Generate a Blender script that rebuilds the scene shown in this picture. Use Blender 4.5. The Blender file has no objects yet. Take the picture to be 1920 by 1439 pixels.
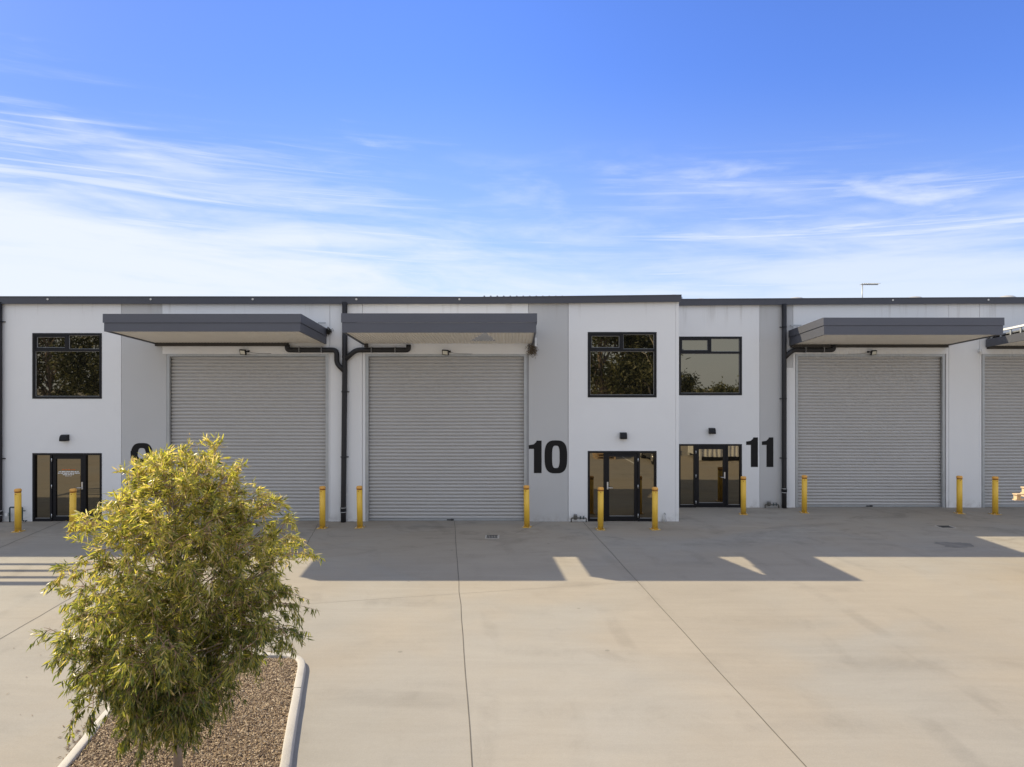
import bpy, math, random
import numpy as np
from mathutils import Vector, Matrix
R = math.radians
random.seed(7)
rng = np.random.default_rng(11)
scene = bpy.context.scene
COL = scene.collection

# ------------------------------------------------------------------ camera
cam_d = bpy.data.cameras.new('camera')
cam_d.sensor_width = 36.0
cam_d.lens = 36.0 * 1240 / 1920
cam_d.clip_start = 0.1
cam_d.clip_end = 3000
cam = bpy.data.objects.new('camera', cam_d)
cam.location = (0, 0, 4.17)
cam.rotation_euler = (R(90), 0, 0)
COL.objects.link(cam)
scene.camera = cam

# ------------------------------------------------------------------ sun, sky, exposure
SUN_DIR = Vector((-1.12, 0.584, 1.0)).normalized()          # towards the sun: behind the building, left
ELEV = math.asin(SUN_DIR.z)
AZ = math.atan2(SUN_DIR.x, SUN_DIR.y)
sd = bpy.data.lights.new('sun', 'SUN')
sd.energy = 5.0
sd.angle = R(0.5)
sd.color = (1.0, 0.88, 0.64)
sun = bpy.data.objects.new('sun', sd)
sun.rotation_euler = SUN_DIR.to_track_quat('Z', 'Y').to_euler()
sun.location = (-30, 30, 40)
COL.objects.link(sun)

scene.view_settings.view_transform = 'Standard'
scene.view_settings.look = 'None'
scene.view_settings.exposure = 0.39
scene.view_settings.gamma = 1.0

world = bpy.data.worlds.new('World')
scene.world = world
world.use_nodes = True
wn = world.node_tree
wn.nodes.clear()


def N(nt, t, **kw):
    n = nt.nodes.new(t)
    for k, v in kw.items():
        setattr(n, k, v)
    return n


def mathn(nt, op, a, b=None, c=None, clamp=False):
    n = nt.nodes.new('ShaderNodeMath')
    n.operation = op
    n.use_clamp = clamp
    for i, v in enumerate((a, b, c)):
        if v is None:
            continue
        if isinstance(v, (int, float)):
            n.inputs[i].default_value = v
        else:
            nt.links.new(v, n.inputs[i])
    return n.outputs[0]


def smooth(nt, v, lo, hi, tlo=0.0, thi=1.0):
    n = nt.nodes.new('ShaderNodeMapRange')
    n.interpolation_type = 'SMOOTHSTEP'
    nt.links.new(v, n.inputs['Value'])
    n.inputs['From Min'].default_value = lo
    n.inputs['From Max'].default_value = hi
    n.inputs['To Min'].default_value = tlo
    n.inputs['To Max'].default_value = thi
    return n.outputs['Result']


def mixc(nt, fac, a, b, blend='MIX'):
    n = nt.nodes.new('ShaderNodeMix')
    n.data_type = 'RGBA'
    n.blend_type = blend
    for sock, v in ((n.inputs[0], fac), (n.inputs[6], a), (n.inputs[7], b)):
        if isinstance(v, (int, float)):
            sock.default_value = v
        elif isinstance(v, tuple):
            sock.default_value = v if len(v) == 4 else (*v, 1)
        else:
            nt.links.new(v, sock)
    return n.outputs[2]


def noise(nt, vec, scale, detail=6, rough=0.55, dist=0.0):
    n = nt.nodes.new('ShaderNodeTexNoise')
    n.inputs['Scale'].default_value = scale
    n.inputs['Detail'].default_value = detail
    n.inputs['Roughness'].default_value = rough
    n.inputs['Distortion'].default_value = dist
    if vec is not None:
        nt.links.new(vec, n.inputs['Vector'])
    return n.outputs['Fac']


sky = N(wn, 'ShaderNodeTexSky')
sky.sky_type = 'NISHITA'
sky.sun_disc = False
sky.sun_elevation = ELEV
sky.sun_rotation = AZ
sky.altitude = 50
sky.air_density = 1.0
sky.dust_density = 0.6
sky.ozone_density = 2.2
tc = N(wn, 'ShaderNodeTexCoord')
sep = N(wn, 'ShaderNodeSeparateXYZ')
wn.links.new(tc.outputs['Generated'], sep.inputs[0])
az = mathn(wn, 'ARCTAN2', sep.outputs['X'], sep.outputs['Y'])
el = mathn(wn, 'ARCTAN2', sep.outputs['Z'], mathn(wn, 'MAXIMUM', mathn(wn, 'ABSOLUTE', sep.outputs['Y']), 0.25))
elp = mathn(wn, 'MAXIMUM', el, 0.0)
# tilt the streaks: they fall towards the right on the left of the sky, rise on the right
tilt = mathn(wn, 'MULTIPLY', mathn(wn, 'SUBTRACT', az, 0.15), 0.11)
tilt = mathn(wn, 'MULTIPLY', tilt, mathn(wn, 'SUBTRACT', az, 0.15))
elt = mathn(wn, 'SUBTRACT', el, tilt)
cvec = N(wn, 'ShaderNodeCombineXYZ')
wn.links.new(mathn(wn, 'MULTIPLY', az, 2.0), cvec.inputs[0])
wn.links.new(mathn(wn, 'MULTIPLY', elt, 15.0), cvec.inputs[1])
n1 = noise(wn, cvec.outputs[0], 1.35, 9, 0.56, 0.55)
cvec2 = N(wn, 'ShaderNodeCombineXYZ')
wn.links.new(mathn(wn, 'MULTIPLY', az, 6.0), cvec2.inputs[0])
wn.links.new(mathn(wn, 'MULTIPLY', elt, 26.0), cvec2.inputs[1])
cvec2.inputs[2].default_value = 4.3
n2 = noise(wn, cvec2.outputs[0], 1.2, 8, 0.6, 0.8)
cl = mathn(wn, 'ADD', mathn(wn, 'MULTIPLY', n1, 0.72), mathn(wn, 'MULTIPLY', n2, 0.28))
# cover: thick low on the left, thinner to the right, none high up
top = mathn(wn, 'ADD', smooth(wn, az, -0.70, 0.05, 0.39, 0.245), smooth(wn, az, 0.05, 0.55, 0.0, 0.065))
dens = smooth(wn, az, -0.25, 0.35, 0.97, 0.70)
gap = mathn(wn, 'SUBTRACT', top, elp)                      # >0 below the cloud top
cover = mathn(wn, 'MULTIPLY', gap, 1.7)
cl2 = mathn(wn, 'ADD', cl, cover)
mask = smooth(wn, cl2, 0.44, 0.86)
mask = mathn(wn, 'MULTIPLY', mask, dens)
cvec3 = N(wn, 'ShaderNodeCombineXYZ')
wn.links.new(mathn(wn, 'MULTIPLY', az, 1.6), cvec3.inputs[0])
wn.links.new(mathn(wn, 'MULTIPLY', elt, 46.0), cvec3.inputs[1])
cvec3.inputs[2].default_value = 9.1
n4 = noise(wn, cvec3.outputs[0], 1.0, 8, 0.62, 1.1)
fib = mathn(wn, 'MULTIPLY', smooth(wn, n4, 0.44, 0.68), smooth(wn, mathn(wn, 'ADD', gap, mathn(wn, 'MULTIPLY', mathn(wn, 'SUBTRACT', n1, 0.5), 0.35)), -0.08, 0.10, 0.0, 0.80))
mask = mathn(wn, 'MAXIMUM', mask, fib)
cvec5 = N(wn, 'ShaderNodeCombineXYZ')
wn.links.new(mathn(wn, 'MULTIPLY', az, 6.0), cvec5.inputs[0])
wn.links.new(mathn(wn, 'MULTIPLY', elt, 24.0), cvec5.inputs[1])
cvec5.inputs[2].default_value = 2.7
n5 = noise(wn, cvec5.outputs[0], 1.0, 6, 0.55, 0.25)
band = mathn(wn, 'MULTIPLY', smooth(wn, elp, 0.20, 0.25), smooth(wn, elp, 0.29, 0.36, 1.0, 0.0))
puff = mathn(wn, 'MULTIPLY', smooth(wn, n5, 0.47, 0.80), mathn(wn, 'MULTIPLY', band, smooth(wn, az, -0.1, 0.4, 0.25, 0.75)))
mask = mathn(wn, 'MAXIMUM', mask, puff)
wisps = mathn(wn, 'MULTIPLY', smooth(wn, n1, 0.52, 0.75), smooth(wn, elp, 0.20, 0.36, 0.5, 0.0))
mask = mathn(wn, 'MAXIMUM', mask, wisps)
low = smooth(wn, elp, 0.04, 0.24, 0.62, 0.0)
mask = mathn(wn, 'MAXIMUM', mask, low)
veil = smooth(wn, elp, 0.10, 0.46, 0.26, 0.0)
mask = mathn(wn, 'ADD', mask, mathn(wn, 'MULTIPLY', veil, mathn(wn, 'SUBTRACT', 1.0, mask)))
# unseen broken white cloud, added overhead and behind the viewer to whiten the skylight
aaz = mathn(wn, 'ABSOLUTE', az)
rear = mathn(wn, 'MAXIMUM', smooth(wn, elp, 0.60, 1.0, 0.0, 0.42), smooth(wn, aaz, 0.80, 1.45))
n3 = noise(wn, tc.outputs['Generated'], 2.6, 7, 0.6, 0.4)
rear = mathn(wn, 'MULTIPLY', rear, smooth(wn, n3, 0.30, 0.62, 0.42, 0.92))
mask = mathn(wn, 'MAXIMUM', mask, rear)
skyc = mixc(wn, 1.0, sky.outputs[0], (0.80, 1.0, 1.42, 1), 'MULTIPLY')
lift = smooth(wn, elp, 0.08, 0.50, 0.0, 1.0)
skyc = mixc(wn, 1.0, skyc, mixc(wn, lift, (1.0, 1.0, 1.0, 1), (0.98, 1.05, 1.30, 1)), 'MULTIPLY')
dim = smooth(wn, az, -0.75, 0.05, 0.60, 1.0)
skyc = mixc(wn, 1.0, skyc, mixc(wn, dim, (0.0, 0.0, 0.0, 1), (1.0, 1.0, 1.0, 1)), 'MULTIPLY')
final = mixc(wn, mask, skyc, (6.6, 7.1, 7.9, 1))
bg = N(wn, 'ShaderNodeBackground')
bg.inputs['Strength'].default_value = 0.10
wn.links.new(final, bg.inputs['Color'])
wo = N(wn, 'ShaderNodeOutputWorld')
wn.links.new(bg.outputs[0], wo.inputs[0])

# ------------------------------------------------------------------ materials
MAT = {}


def mat(name, col, rough=0.6, var=0.06, vscale=3.0, fine=0.03, fscale=60, bump=0.0, bscale=80, metal=0.0, spec=0.5, stretch=(1, 1, 1)):
    m = bpy.data.materials.new(name)
    m.use_nodes = True
    nt = m.node_tree
    p = nt.nodes['Principled BSDF']
    tcn = N(nt, 'ShaderNodeTexCoord')
    mp = N(nt, 'ShaderNodeMapping')
    mp.inputs['Scale'].default_value = stretch
    nt.links.new(tcn.outputs['Object'], mp.inputs[0])
    a = noise(nt, mp.outputs[0], vscale, 6, 0.6, 0.3)
    b = noise(nt, tcn.outputs['Object'], fscale, 3, 0.5)
    f = mathn(nt, 'ADD', mathn(nt, 'MULTIPLY', mathn(nt, 'SUBTRACT', a, 0.5), var * 4),
              mathn(nt, 'MULTIPLY', mathn(nt, 'SUBTRACT', b, 0.5), fine * 4))
    f = mathn(nt, 'ADD', f, 1.0)
    c = mixc(nt, 1.0, (*col, 1), (1, 1, 1, 1), 'MULTIPLY')
    vm = N(nt, 'ShaderNodeVectorMath', operation='SCALE')
    nt.links.new(c, vm.inputs[0])
    nt.links.new(f, vm.inputs['Scale'])
    nt.links.new(vm.outputs[0], p.inputs['Base Color'])
    p.inputs['Roughness'].default_value = rough
    p.inputs['Metallic'].default_value = metal
    p.inputs['Specular IOR Level'].default_value = spec
    if bump:
        bn = N(nt, 'ShaderNodeBump')
        bn.inputs['Strength'].default_value = bump
        bn.inputs['Distance'].default_value = 0.01
        nt.links.new(noise(nt, tcn.outputs['Object'], bscale, 4, 0.6), bn.inputs['Height'])
        nt.links.new(bn.outputs[0], p.inputs['Normal'])
    MAT[name] = m
    return m


def wall_mat(name, col):
    """painted precast concrete: faint clouding, rain streaks below the cap, splash dirt at the foot"""
    m = mat(name, col, 0.75, 0.018, 0.9, 0.006, 40, 0.08, 30, spec=0.25)
    nt = m.node_tree
    p = nt.nodes['Principled BSDF']
    src = p.inputs['Base Color'].links[0].from_socket
    geo = N(nt, 'ShaderNodeNewGeometry')
    mp = N(nt, 'ShaderNodeMapping')
    mp.inputs['Scale'].default_value = (5.0, 1, 0.25)
    nt.links.new(geo.outputs['Position'], mp.inputs[0])
    st = noise(nt, mp.outputs[0], 1.0, 5, 0.65)
    sp = N(nt, 'ShaderNodeSeparateXYZ')
    nt.links.new(geo.outputs['Position'], sp.inputs[0])
    topm = smooth(nt, sp.outputs['Z'], 5.9, 6.7, 0.0, 0.55)
    strk = mathn(nt, 'MULTIPLY', smooth(nt, st, 0.52, 0.72), topm)
    foot = mathn(nt, 'MULTIPLY', smooth(nt, sp.outputs['Z'], 0.0, 0.35, 0.75, 0.0), smooth(nt, noise(nt, geo.outputs['Position'], 3.5, 6, 0.7), 0.40, 0.65))
    scuff = smooth(nt, noise(nt, geo.outputs['Position'], 1.7, 9, 0.78, 1.5), 0.66, 0.76, 0.0, 0.35)
    d = mathn(nt, 'ADD', mathn(nt, 'ADD', strk, foot), scuff, clamp=True)
    out = mixc(nt, mathn(nt, 'MULTIPLY', d, 0.5), src, (0.30, 0.26, 0.21, 1))
    nt.links.new(out, p.inputs['Base Color'])
    return m


wall_mat('white_wall', (0.80, 0.795, 0.785))
wall_mat('grey_wall', (0.53, 0.525, 0.515))
mat('charcoal', (0.062, 0.064, 0.078), 0.45, 0.05, 1.2, 0.02, 50)
mat('fascia_face', (0.118, 0.121, 0.140), 0.50, 0.05, 0.8, 0.03, 30, metal=0.55, stretch=(1, 1, 4))
mat('frame_black', (0.011, 0.011, 0.013), 0.4, 0.04, 2.0, spec=0.25)
mat('pipe_paint', (0.027, 0.026, 0.028), 0.45, 0.08, 3.0, 0.03, 40, spec=0.3)
mat('curtain_steel', (0.50, 0.485, 0.465), 0.48, 0.035, 0.7, 0.012, 25, stretch=(0.5, 1, 3))
mat('galv_steel', (0.42, 0.43, 0.43), 0.42, 0.10, 3.0, 0.04, 40, metal=0.35)
mat('jamb_grey', (0.30, 0.30, 0.30), 0.5, 0.06, 3.0)
mat('soffit_cream', (0.84, 0.79, 0.70), 0.6, 0.04, 1.5)
mat('gap_backing_dull', (0.27, 0.245, 0.21), 0.7, 0.05, 2.0)  # dulled to pass for the shaded soffit when seen through the canopy gap
mat('gutter_dark', (0.035, 0.03, 0.026), 0.6, 0.1, 4.0)
mat('bollard_yellow', (0.86, 0.53, 0.060), 0.42, 0.05, 3.0, 0.03, 30)
bmt = MAT['bollard_yellow']
nt_ = bmt.node_tree
pb_ = nt_.nodes['Principled BSDF']
srcb = pb_.inputs['Base Color'].links[0].from_socket
geo_ = N(nt_, 'ShaderNodeNewGeometry')
spb = N(nt_, 'ShaderNodeSeparateXYZ')
nt_.links.new(geo_.outputs['Position'], spb.inputs[0])
sc_ = smooth(nt_, noise(nt_, geo_.outputs['Position'], 7.0, 8, 0.75, 1.0), 0.60, 0.72, 0.0, 0.55)
ft_ = mathn(nt_, 'MULTIPLY', smooth(nt_, spb.outputs['Z'], 0.0, 0.22, 0.8, 0.0), smooth(nt_, noise(nt_, geo_.outputs['Position'], 14.0, 5, 0.7), 0.40, 0.60))
nt_.links.new(mixc(nt_, mathn(nt_, 'MAXIMUM', sc_, ft_), srcb, (0.34, 0.22, 0.08, 1)), pb_.inputs['Base Color'])
mat('bollard_cap', (0.80, 0.40, 0.075), 0.5, 0.05, 5.0)
mat('rust_band', (0.26, 0.055, 0.012), 0.6, 0.2, 20)
mat('number_black', (0.013, 0.012, 0.012), 0.6, 0.05, 3, spec=0.2)
mat('steel_bright', (0.72, 0.72, 0.72), 0.28, 0.03, 8, metal=0.8)
mat('lamp_lens', (0.70, 0.68, 0.58), 0.25, 0.05, 20)
mat('white_plastic', (0.70, 0.70, 0.68), 0.5, 0.05, 10)
mat('pipe_green', (0.035, 0.055, 0.06), 0.5, 0.15, 10)
mat('brass_grey', (0.10, 0.095, 0.08), 0.5, 0.2, 20)
mat('roof_sheet', (0.19, 0.195, 0.205), 0.45, 0.06, 1.0)
mat('kerb_concrete', (0.47, 0.435, 0.385), 0.85, 0.12, 2.6, 0.07, 60, 0.35, 60)
mat('joint_dark', (0.12, 0.105, 0.085), 0.9, 0.25, 4.0)
mat('saw_line', (0.27, 0.245, 0.21), 0.9, 0.20, 2.0)
mat('grate_dark', (0.04, 0.04, 0.04), 0.6, 0.1, 10)
mat('pale_timber', (0.62, 0.46, 0.29), 0.75, 0.12, 6.0, 0.06, 40, 0.2, 60, stretch=(1, 8, 8))
mat('white_letter', (0.80, 0.80, 0.78), 0.5, 0.02, 10)
mat('orange_letter', (0.62, 0.16, 0.03), 0.5, 0.02, 10)
mat('nest_brown', (0.15, 0.11, 0.065), 0.9, 0.2, 30)
mat('nest_dark', (0.04, 0.038, 0.03), 0.9, 0.2, 30)
mat('vent_metal', (0.55, 0.53, 0.49), 0.4, 0.05, 8, metal=0.3)
mat('white_metal', (0.78, 0.78, 0.77), 0.4, 0.03, 4)
mat('bark', (0.30, 0.235, 0.18), 0.85, 0.2, 8.0, 0.1, 60, 0.5, 40)
mat('pale_bark', (0.52, 0.47, 0.38), 0.8, 0.15, 4.0)
mat('twig_bark', (0.36, 0.22, 0.14), 0.8, 0.2, 8.0)
mat('litter', (0.20, 0.135, 0.08), 0.9, 0.2, 10)
mat('soil', (0.22, 0.16, 0.105), 0.95, 0.2, 8.0, 0.15, 60, 0.8, 60)
mat('far_foliage', (0.045, 0.060, 0.022), 0.8, 0.3, 1.0)


def glass_mat(name):
    """dark tinted glazing: near-black body under a bronze-tinted mirror coat"""
    m = bpy.data.materials.new(name)
    m.use_nodes = True
    nt = m.node_tree
    nt.nodes.clear()
    d = N(nt, 'ShaderNodeBsdfDiffuse')
    d.inputs['Color'].default_value = (0.005, 0.005, 0.005, 1)
    g = N(nt, 'ShaderNodeBsdfGlossy')
    g.inputs['Color'].default_value = (0.92, 0.81, 0.60, 1)
    g.inputs['Roughness'].default_value = 0.012
    tcn = N(nt, 'ShaderNodeTexCoord')
    bn = N(nt, 'ShaderNodeBump')
    bn.inputs['Strength'].default_value = 0.05
    bn.inputs['Distance'].default_value = 0.02
    nt.links.new(noise(nt, tcn.outputs['Object'], 1.3, 2, 0.5), bn.inputs['Height'])
    nt.links.new(bn.outputs[0], g.inputs['Normal'])
    fr = N(nt, 'ShaderNodeFresnel')
    fr.inputs['IOR'].default_value = 1.5
    fac = mathn(nt, 'ADD', mathn(nt, 'MULTIPLY', fr.outputs[0], 0.8), 0.20, clamp=True)
    mx = N(nt, 'ShaderNodeMixShader')
    nt.links.new(fac, mx.inputs[0])
    nt.links.new(d.outputs[0], mx.inputs[1])
    nt.links.new(g.outputs[0], mx.inputs[2])
    o = N(nt, 'ShaderNodeOutputMaterial')
    nt.links.new(mx.outputs[0], o.inputs[0])
    MAT[name] = m


glass_mat('tinted_glass')


def concrete_mat():
    m = bpy.data.materials.new('yard_concrete')
    m.use_nodes = True
    nt = m.node_tree
    p = nt.nodes['Principled BSDF']
    tcn = N(nt, 'ShaderNodeTexCoord')
    P = tcn.outputs['Object']

    def mapped(scale, rot=0.0, loc=(0, 0, 0)):
        mp = N(nt, 'ShaderNodeMapping')
        mp.inputs['Scale'].default_value = scale
        mp.inputs['Rotation'].default_value = (0, 0, rot)
        mp.inputs['Location'].default_value = loc
        nt.links.new(P, mp.inputs[0])
        return mp.outputs[0]
    big = noise(nt, mapped((1, 1, 1)), 0.16, 4, 0.5, 0.4)
    mid = noise(nt, mapped((0.55, 1.3, 1), 0.06), 1.0, 8, 0.62, 0.8)
    brush = noise(nt, mapped((0.25, 5.0, 1), 0.05), 1.6, 6, 0.65, 0.3)
    fine = noise(nt, P, 55, 3, 0.6)
    grain = noise(nt, P, 14, 6, 0.7)
    f = mathn(nt, 'MULTIPLY', mathn(nt, 'SUBTRACT', big, 0.5), 0.30)
    f = mathn(nt, 'ADD', f, mathn(nt, 'MULTIPLY', mathn(nt, 'SUBTRACT', mid, 0.5), 0.26))
    f = mathn(nt, 'ADD', f, mathn(nt, 'MULTIPLY', mathn(nt, 'SUBTRACT', brush, 0.5), 0.14))
    f = mathn(nt, 'ADD', f, mathn(nt, 'MULTIPLY', mathn(nt, 'SUBTRACT', fine, 0.5), 0.26))
    f = mathn(nt, 'ADD', f, mathn(nt, 'MULTIPLY', mathn(nt, 'SUBTRACT', grain, 0.5), 0.13))
    # worn, darker apron near the doors
    sp = N(nt, 'ShaderNodeSeparateXYZ')
    nt.links.new(P, sp.inputs[0])
    apron = smooth(nt, sp.outputs['Y'], 14.0, 18.5, 0.0, 1.0)
    st = smooth(nt, noise(nt, mapped((0.7, 1.2, 1), 0.0, (3, 8, 0)), 0.9, 9, 0.68, 1.2), 0.50, 0.68)
    f = mathn(nt, 'SUBTRACT', f, mathn(nt, 'MULTIPLY', mathn(nt, 'MULTIPLY', st, apron), 0.20))
    # tyre scuffs sweeping in arcs
    for (loc, sc, amp) in (((9, -3, 0), 0.9, 0.07), ((-2, -16, 0), 0.55, 0.06)):
        w = N(nt, 'ShaderNodeTexWave', wave_type='RINGS', rings_direction='Z')
        w.inputs['Scale'].default_value = sc
        w.inputs['Distortion'].default_value = 1.2
        w.inputs['Detail'].default_value = 3
        w.inputs['Detail Scale'].default_value = 0.6
        nt.links.new(mapped((0.32, 0.32, 0.32), 0, loc), w.inputs['Vector'])
        msk = smooth(nt, noise(nt, mapped((1, 1, 1), 0, (loc[1], loc[0], 2)), 0.5, 7, 0.7, 0.6), 0.47, 0.66)
        f = mathn(nt, 'SUBTRACT', f, mathn(nt, 'MULTIPLY', mathn(nt, 'MULTIPLY', smooth(nt, w.outputs['Fac'], 0.75, 1.0), msk), amp * 1.6))
    # spots and drips
    vo = N(nt, 'ShaderNodeTexVoronoi')
    vo.inputs['Scale'].default_value = 0.9
    nt.links.new(P, vo.inputs['Vector'])
    spot = mathn(nt, 'MULTIPLY', smooth(nt, vo.outputs['Distance'], 0.02, 0.045, 1.0, 0.0), 0.25)
    f = mathn(nt, 'SUBTRACT', f, spot)
    for (a_, b_, amp) in ((-1.742, -0.1024, 0.035), (2.14, -0.0823, -0.03), (-9.3, -0.107, 0.03)):
        side = mathn(nt, 'GREATER_THAN', mathn(nt, 'SUBTRACT', sp.outputs['X'], mathn(nt, 'MULTIPLY_ADD', mathn(nt, 'SUBTRACT', sp.outputs['Y'], 20.0), b_, a_)), 0.0)
        f = mathn(nt, 'ADD', f, mathn(nt, 'MULTIPLY', side, amp))
    pale = smooth(nt, noise(nt, mapped((0.35, 2.2, 1), 0.08, (1, 5, 3)), 1.1, 9, 0.7, 1.0), 0.56, 0.70)
    f = mathn(nt, 'ADD', f, mathn(nt, 'MULTIPLY', mathn(nt, 'MULTIPLY', pale, apron), 0.13))
    f = mathn(nt, 'ADD', f, 1.0)
    tint = mixc(nt, smooth(nt, noise(nt, mapped((1, 1, 1), 0, (7, 2, 5)), 0.22, 5, 0.5, 0.6), 0.38, 0.62), (0.304, 0.280, 0.244, 1), (0.318, 0.278, 0.226, 1))
    vm = N(nt, 'ShaderNodeVectorMath', operation='SCALE')
    nt.links.new(tint, vm.inputs[0])
    nt.links.new(f, vm.inputs['Scale'])
    nt.links.new(vm.outputs[0], p.inputs['Base Color'])
    p.inputs['Roughness'].default_value = 0.82
    p.inputs['Specular IOR Level'].default_value = 0.25
    bn = N(nt, 'ShaderNodeBump')
    bn.inputs['Strength'].default_value = 0.22
    bn.inputs['Distance'].default_value = 0.006
    nt.links.new(mathn(nt, 'ADD', fine, mathn(nt, 'MULTIPLY', grain, 1.5)), bn.inputs['Height'])
    nt.links.new(bn.outputs[0], p.inputs['Normal'])
    MAT['yard_concrete'] = m


concrete_mat()


def island_mat(name, stops, trans=0.0, tcol=None, rough=0.6):
    """colour picked per loose piece (leaf, chip) of a mesh"""
    m = bpy.data.materials.new(name)
    m.use_nodes = True
    nt = m.node_tree
    p = nt.nodes['Principled BSDF']
    g = N(nt, 'ShaderNodeNewGeometry')
    cr = N(nt, 'ShaderNodeValToRGB')
    els = cr.color_ramp.elements
    for i, (pos, c) in enumerate(stops):
        e = els[i] if i < 2 else els.new(pos)
        e.position = pos
        e.color = (*c, 1)
    nt.links.new(g.outputs['Random Per Island'], cr.inputs[0])
    nt.links.new(cr.outputs[0], p.inputs['Base Color'])
    p.inputs['Roughness'].default_value = rough
    if trans:
        t = N(nt, 'ShaderNodeBsdfTranslucent')
        mul = mixc(nt, 1.0, cr.outputs[0], (*tcol, 1), 'MULTIPLY')
        nt.links.new(mul, t.inputs['Color'])
        mx = N(nt, 'ShaderNodeMixShader')
        mx.inputs[0].default_value = trans
        nt.links.new(p.outputs[0], mx.inputs[1])
        nt.links.new(t.outputs[0], mx.inputs[2])
        nt.links.new(mx.outputs[0], nt.nodes['Material Output'].inputs[0])
    MAT[name] = m


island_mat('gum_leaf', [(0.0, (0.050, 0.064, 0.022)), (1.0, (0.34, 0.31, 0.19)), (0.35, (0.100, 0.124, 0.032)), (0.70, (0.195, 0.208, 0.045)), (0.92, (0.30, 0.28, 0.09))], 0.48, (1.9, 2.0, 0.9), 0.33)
island_mat('gum_leaf_pale', [(0.0, (0.20, 0.205, 0.055)), (1.0, (0.68, 0.60, 0.46)), (0.35, (0.37, 0.345, 0.080)), (0.70, (0.50, 0.44, 0.10)), (0.88, (0.56, 0.41, 0.26))], 0.52, (1.8, 1.8, 0.9), 0.33)  # paler leaf colours, used more toward the crown top and branch tips
island_mat('dark_leaf', [(0.0, (0.035, 0.045, 0.016)), (1.0, (0.26, 0.25, 0.12)), (0.5, (0.085, 0.095, 0.035))], 0.3, (1.4, 1.4, 0.9), 0.5)
island_mat('gravel_chip', [(0.0, (0.10, 0.062, 0.036)), (1.0, (0.72, 0.58, 0.41)), (0.30, (0.29, 0.195, 0.115)), (0.65, (0.44, 0.32, 0.195)), (0.9, (0.58, 0.45, 0.29))], rough=0.85)


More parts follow.
